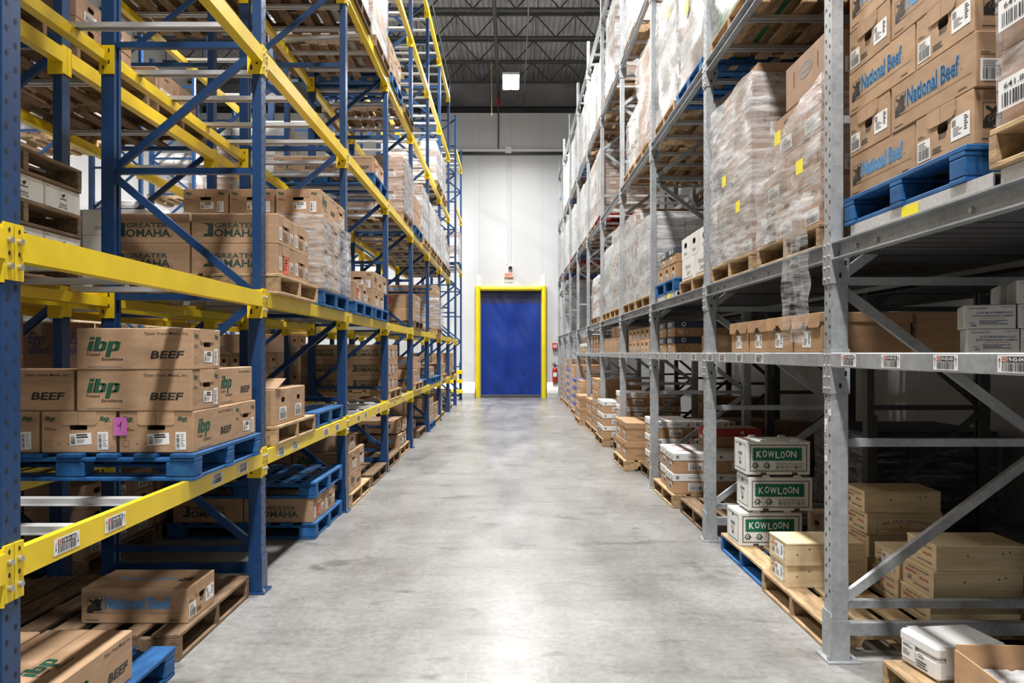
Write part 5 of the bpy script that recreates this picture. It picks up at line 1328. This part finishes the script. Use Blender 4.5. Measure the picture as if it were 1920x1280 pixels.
# near bay, level one: little white herring cartons
HB = [(0, 0, 0, .0, 'bottom row, first from the post'), (1, 0, 0, -.012, 'second row, first from the post'), (0, 1, 0, .0, 'bottom row, second from the post'), (1, 1, 0, -.010, 'second row, second from the post'),
      (2, 1, 0, -.014, 'alone on the third row'), (0, 1, 1, .0, 'back of the pile, bottom'), (1, 1, 1, .0, 'back of the pile, middle'), (2, 1, 1, -.04, 'back of the pile, top'), (0, 2, 0, .0, 'bottom row, third from the post'), (1, 2, 0, -.01, 'second row, third from the post')]
cu_, su_ = math.cos(R(-24)), math.sin(R(-24))
for lay, c_, d_, sh, w_ in HB:
    u_, v_ = c_ * .1935 + sh + .095, .13 + d_ * .266
    carton('herring', 1.935 + u_ * cu_ - v_ * su_, 3.34 + u_ * su_ + v_ * cu_, RZ[1] + .0006 + lay * .1012, 'white herring carton, %s, grey rack level one' % w_, R(-24 + random.uniform(-.3, .3)))
# near bay, floor: foam box and open carton on a pallet
pallet('wood', 1.66 + .6, 2.50 + .51, .0005, 'pale wooden pallet on the floor under the white foam box')
def foam_box():
    t = thing('foam_box', 'white foam box with a taped lid on a wooden pallet beside the grey post', 'foam box', (1.905, 3.40, PALH + .001), R(8))
    b = MB(); b.cbox(-.16, .16, -.125, .125, 0, .095, foam, .016); link('body', b.mesh('body'), t)
    b = MB(); b.cbox(-.163, .163, -.128, .128, .0955, .150, foam, .018)
    for x in (-.02, .09):
        for y in (-.06, .06): b.tube((x, y, .150), (x, y, .1525), .02, foam, 14, .016)
    link('lid', b.mesh('lid'), t)
    b = MB(); b.box(-.125, -.075, -.129, .129, .1502, .1512, white_s); b.box(-.125, -.075, -.1295, -.1282, .03, .151, white_s); link('packing_tape', b.mesh('packing_tape'), t)
    f = Face((-.1632, .125, 0), (0, -1, 0), (0, 0, 1), .25, .15); b = MB(); f.slab(b, .02, .035, .09, .07, paper); g = f.above(.0015)
    g.lines(b, .03, .095, .07, 2, .007, .003, ink); g.lines(b, .03, .07, .05, 3, .009, .003, ink); g.lines(b, .13, .08, .05, 2, .010, .004, ink, 3); g.lines(b, .12, .05, .1, 3, .011, .005, ink, 4); link('shipping_label', b.mesh('shipping_label'), t)
foam_box()
def open_carton():
    t = thing('open_carton', 'open brown carton half full of white crumbs in front of the foam box', 'box', (1.90, 2.70, PALH + .001), R(-3))
    b = MB(); L_, W_, H, w = .48, .52, .25, .006
    b.cbox(-L_ / 2, L_ / 2, -W_ / 2, W_ / 2, 0, .006, card_b, .001)
    for x in (-L_ / 2, L_ / 2 - w): b.box(x, x + w, -W_ / 2, W_ / 2, .006, H, card_b)
    for y in (-W_ / 2, W_ / 2 - w): b.box(-L_ / 2 + w, L_ / 2 - w, y, y + w, .006, H + .02, card_b)
    link('carton_wall', b.mesh('carton_wall'), t)
    vs = []; n = 26
    for j in range(n + 1):
        for i in range(n + 1):
            x = -L_ / 2 + .008 + (L_ - .016) * i / n; y = -W_ / 2 + .008 + (W_ - .016) * j / n
            vs.append((x, y, .155 + .022 * noise.noise(Vector((x * 9, y * 9, 0))) + .012 * noise.noise(Vector((x * 40, y * 40, 3))) + .05 * (y / W_)))
    b = MB(); b.raw(vs, [(j * (n + 1) + i, j * (n + 1) + i + 1, (j + 1) * (n + 1) + i + 1, (j + 1) * (n + 1) + i) for j in range(n) for i in range(n)], ice, True)
    o = link('white_crumbs', b.mesh('white_crumbs'), t); o['kind'] = 'stuff'; o['label'] = 'loose white crumbs filling the carton'
open_carton()
# ---- second bay (behind the first grey post)
pallet('wood', 1.585 + .6, 3.955 + .51, .0005, 'pale wooden pallet on the floor carrying pine crates')
cr = lambda k, x, y, z, w, rz=0: carton('crate%d' % k, x, y, PALH + .001 + z * .1315, w, R(180 + rz))
cr(1, 1.835, 4.735, 0, 'white-labelled pine crate, lower of two by the pallet edge'); cr(1, 1.830, 4.725, 1, 'white-labelled pine crate, upper of two by the pallet edge', 1)
for i, k in enumerate((0, 2, 2, 0)): cr(k, 2.41 - .012 * (i == 2) - .02 * (i == 3), 4.945 + (.015 if i == 1 else 0), i, '%s, %s of the tall stack at the back of the pallet' % (WORD['crate%d' % k], ['lowest', 'second', 'third', 'topmost'][i]), (-1, 1, 0, -2)[i])
for i in range(3): cr(0, 2.345 + (.0, .012, .035)[i], 4.125, i, 'plain-sided pine crate, %s of three nearest the brace' % ['lowest', 'middle', 'topmost'][i], (0, 1, -1)[i])
for i in range(2): cr(1 if i else 0, 2.35 + .01 * i, 4.465, i, 'pine crate, %s of two between the tall stack and the brace' % ['lower', 'upper'][i], (0, -1)[i])
for i in range(2): cr(0, 2.84, 4.2 + i * .36, 0, 'pine crate, inner side of the pallet, %s of two' % ['nearer', 'farther'][i])
pallet('blueside', 1.60 + .6, 4.985 + .51, .0005, 'blue sided wooden pallet on the floor carrying broccoli cartons')
for i, (dx, dy) in enumerate(((0, .0), (.062, -.03), (.045, -.03))): carton('kow', 1.615 + .225 + dx, 5.58 + .15 + dy, PALH + .001 + i * .2545, 'green-banner broccoli carton, %s of three on the blue sided pallet' % ['lowest', 'middle', 'topmost'][i], R((.6, -.4, 0)[i]))
carton('plain', 2.44, 5.70, PALH + .001, 'battered brown carton beside the lowest broccoli carton', 0, True, None, (.9, 1, .85))
l = G_('G', 1, 2, 'edge', 4.0, pal=None, face=1.58)
for i in range(4): l.put('tele', .0, .02 + i * .422, 0, 'x', '%s by the post' % ['first', 'second', 'third', 'fourth'][i], .012)
for i in range(2): l.put('tele', .49, .02 + i * .425, 0, 'x', 'inner %s' % ['front', 'second'][i], .008)
# level two: two wrapped stacks of oval-logo cartons
def wrapped_oval(y0, nz, half, top, slump, film2, seed):
    pl = place('G', 2, 2, half); z = RZ[2]
    pallet('wood', 1.60 + .58, y0 + .51, z + .0005, 'pale wooden pallet under oval-logo cartons, %s' % pl)
    t = thing('wrapped_pallet_load', 'clear-wrapped oval-logo cartons, %s' % pl, 'wrapped load', (1.62 + .60, y0 + .51, z + PALH + .001)); k = K('oval'); H = .251
    for i in range(nz):
        if i % 2 == 0: cells = [(-.60 + .31, -.30, 0), (-.60 + .31, .105, 0), (.02 + .31, -.30, 0)]
        else: cells = [(-.60 + .21, -.19, 90), (-.60 + .21, .42 - .21 + .2, 0) if False else (-.18 + .21, -.19, 90), (.24 + .21, -.19, 90), (-.60 + .31, .32, 0)]
        if i == nz - 1 and top: cells = cells[:top]
        for x, y, rz in cells:
            c = link('carton', k['body'], t, (x, y, i * H), R(rz + random.uniform(-.8, .8)))
            for nm, me in k['kids']: link(nm, me, c)
    link('stretch_wrap', film_mesh(1.24, 1.03, .0, (nz - (1 if top else .35)) * H + .02, seed, 1, film2, .026, slump, .05), t)
    for yy, zz in ((.1, .55), (-.25, .30)):
        b = MB(); f = Face((-.66, yy, zz), (0, -1, 0), (0, 0, 1), .1, .1); f.slab(b, 0, 0, .09, .075, yellow_p, .003); link('yellow_tag', b.mesh('yellow_tag'), t)
    return t
t1 = wrapped_oval(4.04, 4, 'near', 2, .28, (film_mid, film_thin), 31)
wrapped_oval(5.20, 5, 'far', 0, 0.0, (film_far, film_mid), 32)
def tail(parent):
    """loose end of the film hanging over the beam down to the carton below"""
    n, m_ = 9, 34; vs = []
    for j in range(m_ + 1):
        t = j / m_; zz = .16 - t * .78
        w = .20 + .42 * t * (1.25 - t) + (.1 if t < .1 else 0); cy = -.42 + .05 * math.sin(t * 5) + t * .06
        for i in range(n + 1):
            u = i / n - .5; fold = .035 * math.sin(i * 2.2 + t * 4) * (1 - .3 * t) + .02 * noise.noise(Vector((i * .7, t * 9, 0)))
            vs.append((-.685 - .035 * min(1, t * 6) + fold * .7, cy + u * w, zz + .02 * noise.noise(Vector((i * .5, 4, t * 3)))))
    b = MB(); b.raw(vs, [(j * (n + 1) + i, j * (n + 1) + i + 1, (j + 1) * (n + 1) + i + 1, (j + 1) * (n + 1) + i) for j in range(m_) for i in range(n)], film_thin, True)
    link('film_tail', b.mesh('film_tail'), parent)
tail(t1)
# ---- third bay
l = G_('G', 0, 3, 'far', 7.60, face=1.575)
for i in range(2):
    for j in range(3): l.put('whitelid', .0 + j * .424, .02, i * .1985, 'x', 'layer %s %s front' % (NUM[i + 1], ['aisle', 'middle', 'inner'][j]), .004)
    l.put('whitelid', .02, .425, i * .1985, 'x', 'layer %s aisle back' % NUM[i + 1])
    l.put('whitelid', .45, .425, i * .1985, 'x', 'layer %s middle back' % NUM[i + 1])
l.put('redlid', .42, .42, .398, 'x', 'on top')
l = G_('G', 0, 3, 'near', 6.42, pal='old', face=1.62)
l = G_('G', 1, 3, 'edge', 7.55, pal=None, face=1.63)
for i in range(2): l.put('navylid', .0, .30, i * .158, 'x', '%s of two' % ['lower', 'upper'][i]); 
for i in range(2): l.put('navylid', .0, .74, i * .158, 'x', '%s of two behind' % ['lower', 'upper'][i])
l.put('small', .05, -.9, 0, 'x', 'alone near the post')
l = G_('G', 2, 3, 'near', 6.46, face=1.62)
for j in range(2): l.put('nature', .0, .0 + j * .506, 0, 'y', 'bottom layer aisle %s' % ['front', 'back'][j])
for j in range(3): l.put('nature', .0, .0 + j * .343, .201, 'x', 'second layer aisle %s' % ['front', 'middle', 'back'][j], .01)
for j in range(2): l.put('nature', .51, .0 + j * .34, 0, 'x', 'bottom layer inner %s' % ['front', 'back'][j]); l.put('nature', .51, .0 + j * .34, .201, 'x', 'second layer inner %s' % ['front', 'back'][j])
l.put('nature', .14, .12, .402, 'y', 'alone on top')
cart(7.62, 8.66, 3, 'far', .3)
l = G_('G', 2, 3, 'far', 7.66, pal='blue', dz=.067, face=1.61); l.layers('small', 'x', .02); l.layers('navylid', 'x', .02, .152)
# ---- fourth bay
l = G_('G', 0, 4, 'far', 9.98, face=1.45); 
for i in range(2): l.put('bin', .02, .02 + .01 * i, i * .2375, 'x', 'layer %s aisle front' % NUM[i + 1], .006); l.put('bin', .62, .02, i * .2375, 'x', 'layer %s inner front' % NUM[i + 1]); l.put('bin', .02, .56, i * .2375, 'x', 'layer %s aisle back' % NUM[i + 1])
l = G_('G', 0, 4, 'near', 8.88, pal='old', face=1.65); l.layers('whitelid', 'xxx', .02, gap=.022)
l = G_('G', 1, 4, 'edge', 9.0, pal=None)
for i in range(2):
    for j in range(5): l.put('small', .0, .15 + j * .318, i * .152, 'x', 'layer %s, %s along' % (NUM[i + 1], ORD[j + 1]), .01)
WF = dict(films=(film_glare, film_thin))
wrapped('G', 2, 4, 'near', 8.95, 9.95, .95, 3, 6, (white_c, white_c, grey_c), (film_glare, film_mid), 'wood', 'layered white wrapped load', 0, amp=.03)
wrapped('G', 2, 4, 'far', 10.05, 11.05, 1.18, 3, 6, (white_c, card_p), (film_glare, film_thin), 'wood', 'tall white wrapped load with brown side', 1, amp=.03)
# ---- fifth bay
l = G_('G', 0, 5, 'near', 11.32, pal='old', face=1.62, **NF); l.layers('whitelid', 'xxxx', .02, gap=.022)
l = G_('G', 0, 5, 'far', 12.55, face=1.47, **NF); l.layers('whitelid', 'xxx', .02, gap=.022)
l = G_('G', 1, 5, 'edge', 11.4, pal=None, **NF)
for j in range(4): l.put('plain', .0, .03 + j * .53, 0, 'y', '%s along' % ORD[j + 1])
for j in range(2): l.put('flat', .0, .1 + j * .55, .2425, 'y', 'upper, %s along' % ORD[j + 1])
wrapped('G', 2, 5, 'near', 11.5, 12.5, 1.25, 3, 6, (white_c, card_p), (film_glare, film_mid), 'wood', 'tall white and brown wrapped load', 0)
wrapped('G', 2, 5, 'far', 12.6, 13.55, 1.08, 3, 7, (white_c,), (film_glare, film_mid), 'wood', 'layered white wrapped load', 0, amp=.03)
# ---- sixth bay
l = G_('G', 0, 6, 'near', 13.8, face=1.52, **NF); l.layers('small', 'XXXXXX', .02)
l = G_('G', 0, 6, 'far', 14.95, face=1.52, **NF); l.layers('bin', 'xx', .02)
l = G_('G', 1, 6, 'edge', 13.8, pal=None, **NF)
for i in range(2):
    for j in range(4): l.put('flat', .0, .1 + j * .5, i * .164, 'x', 'layer %s, %s along' % (NUM[i + 1], ORD[j + 1]))
wrapped('G', 2, 6, 'far', 14.5, 15.5, .78, 3, 5, (white_c, card_p), (film_mid, film_mid), 'wood', 'white and brown banded wrapped load', 0, amp=.03)
# ---- seventh bay on
l = G_('G', 0, 7, 'near', 16.2, face=1.42, **NF); l.layers('bin', 'xx', .02)
l = G_('G', 0, 7, 'far', 17.4, face=1.55, **NF); l.layers('small', 'XXXXX', .02)
l = G_('G', 1, 7, 'edge', 16.3, pal=None, **NF)
for j in range(4): l.put('whitelid', .0, .1 + j * .46, 0, 'x', '%s along' % ORD[j + 1])
for j in range(2): l.put('whitelid', .0, .55 + j * .46, .2, 'x', 'upper, %s along' % ORD[j + 1])
l = G_('G', 0, 8, 'near', 18.7, face=1.52, **NF); l.layers('bluelid', 'xxxx', .02)
l = G_('G', 0, 8, 'far', 19.85, face=1.58, **NF); l.layers('small', 'XXXXXXX', .02)
l = G_('G', 0, 9, 'near', 21.2, face=1.56, **NF); l.layers('bluelid', 'xxxxx', .02)
l = G_('G', 0, 9, 'far', 22.35, face=1.58, **NF); l.layers('plain', 'xxxxx', .02)
l = G_('G', 0, 10, 'near', 23.65, face=1.56, **NF); l.layers('small', 'XXXXXXX', .02)
# level three
def lay3():
    W_ = (film_glare, film_mid)
    pallet('wood', 1.60 + .58, 4.55, RZ[3] + .0005, 'pale wooden pallet, grey rack level three second bay near', 0, True)
    for j in range(3): carton('plain', 1.60 + .27 + (j // 2) * .52, 4.25 + (j % 2) * .5, RZ[3] + PALH + .001, 'labelled brown carton, %s on the pallet, grey rack level three second bay' % ['front', 'back', 'inner'][j], 0, False)
    wrapped('G', 3, 2, 'far', 5.35, 6.35, 1.2, 3, 4, (green_cr, grey_c, grey_c), (film_mid, film_thin), 'wood', 'clear-wrapped green and grey crate load', 0, near=True, amp=.03)
    wrapped('G', 3, 3, 'near', 6.48, 7.5, 1.25, 3, 5, (card_p, white_c), (film_glare, film_thin), 'blue', 'white wrapped load with torn film', 0, near=True, amp=.03, tags=2)
    wrapped('G', 3, 3, 'far', 7.6, 8.62, 1.3, 3, 5, (white_c, grey_c), (film_glare, film_mid), 'wood', 'white wrapped load with yellow tag', 0, near=True, amp=.03, tags=1)
    wrapped('G', 3, 4, 'near', 8.98, 9.98, 1.22, 3, 5, (card_p,), (film_mid, film_thin), 'wood', 'tall brown wrapped load', 0, amp=.035)
    pails('G', 3, 4, 'far', 10.12, 3, 2)
    wrapped('G', 3, 6, 'near', 13.8, 14.8, 1.28, 3, 8, (card_p,), (film_glare, film_thin), 'red', 'brown carton load with a white film face', 2)
    wrapped('G', 3, 6, 'far', 14.95, 15.95, 1.25, 3, 6, (white_c, card_p), W_, 'wood', 'white wrapped load', 0)
    for i, (bay, half, y0) in enumerate(((7, 'near', 16.3), (7, 'far', 17.45), (8, 'near', 18.75), (8, 'far', 19.9), (9, 'near', 21.2), (9, 'far', 22.35), (10, 'near', 23.65), (10, 'far', 24.75))):
        wrapped('G', 3, bay, half, y0, y0 + 1.0, (1.25, 1.3, 1.2, 1.32)[i % 4], 2, 4, ((white_c, card_p), (white_c,), (card_p, white_c), (white_c,))[i % 4], W_, ('wood', 'old', 'blue', 'red')[i % 4], 'white wrapped load', 0, 2)
lay3()
def lay45():
    W_ = (film_glare, film_mid)
    wrapped('G', 4, 4, 'far', 10.05, 11.05, 1.2, 3, 5, (grey_c, white_c), (film_mid, film_mid), 'wood', 'grey wrapped load', 0)
    wrapped('G', 4, 5, 'near', 12.2, 13.3, 1.4, 3, 6, (card_p, white_c), W_, 'wood', 'white wrapped load with brown end', 1)
    pails('G', 4, 6, 'near', 13.85, 3, 3)
    for i, (bay, half, y0) in enumerate(((6, 'far', 15.0), (7, 'near', 16.3), (7, 'far', 17.45), (8, 'near', 18.75), (8, 'far', 19.9), (9, 'near', 21.2), (9, 'far', 22.35))):
        wrapped('G', 4, bay, half, y0, y0 + 1.0, (1.3, 1.38, 1.25, 1.35)[i % 4], 2, 4, ((white_c,), (white_c, card_p), (white_c,), (card_p, white_c))[i % 4], W_, ('old', 'wood', 'blue')[i % 3], 'white wrapped load', 0, 2)
lay45()
# rear grey row: goods in the dark
for bay, y0, lv, kd, pt in ((4, 10.1, 0, 'flat', 'xxx'), (3, 6.5, 2, 'oval', 'xxx'), (2, 4.1, 2, 'plain', 'xx'), (3, 7.65, 2, 'plain', 'xxxx'), (4, 9.0, 2, 'plain', 'xxx'), (2, 4.1, 3, 'oval', 'x'), (3, 6.5, 3, 'plain', 'x'), (5, 11.4, 0, 'plain', 'xxx')):
    l = G_('H', lv, bay, 'far' if y0 == 7.65 else 'near', y0, pal='old', **NF); l.layers(kd, pt, .02)
wrapped('H', 0, 3, 'far', 6.45, 7.45, .85, 3, 4, (navy_c,), (film_thin, film_thin), None, 'black wrapped stack in the dark', 0)

# loads added further up and behind, mostly out of the picture: it keeps the lamps from shining through the grey rack
for lv, bay, half, y0, h in ((3, 1, 'near', 1.5, 1.2), (3, 1, 'far', 2.7, 1.2), (4, 1, 'near', 1.5, 1.2), (4, 1, 'far', 2.7, 1.2), (4, 2, 'near', 4.0, 1.2), (4, 2, 'far', 5.2, 1.2), (4, 3, 'near', 6.45, 1.2), (4, 3, 'far', 7.6, 1.2),
                             (3, 0, 'near', -.95, 1.2), (3, 0, 'far', .3, 1.2), (4, 0, 'near', -.95, 1.2), (4, 0, 'far', .3, 1.2), (0, 0, 'near', -.95, .5), (0, 0, 'far', .3, .5)):
    wrapped('G', lv, bay, half, y0, y0 + 1.0, h, 2, 3, (card_p,), (film_mid, film_mid), 'wood', 'brown wrapped load', 0, 2)
for lv, bay, half, y0, h in ((2, 1, 'near', 1.5, 1.3), (2, 1, 'far', 2.7, 1.3), (3, 1, 'near', 1.5, 1.2), (3, 1, 'far', 2.7, 1.2), (3, 2, 'far', 5.2, 1.2), (3, 3, 'far', 7.6, 1.2), (3, 4, 'near', 9.0, 1.2), (3, 5, 'near', 11.4, 1.2), (2, 5, 'near', 11.4, 1.2)):
    wrapped('H', lv, bay, half, y0, y0 + 1.0, h, 2, 3, (card_p,), (film_mid, film_mid), 'wood', 'brown wrapped load', 0, 2)
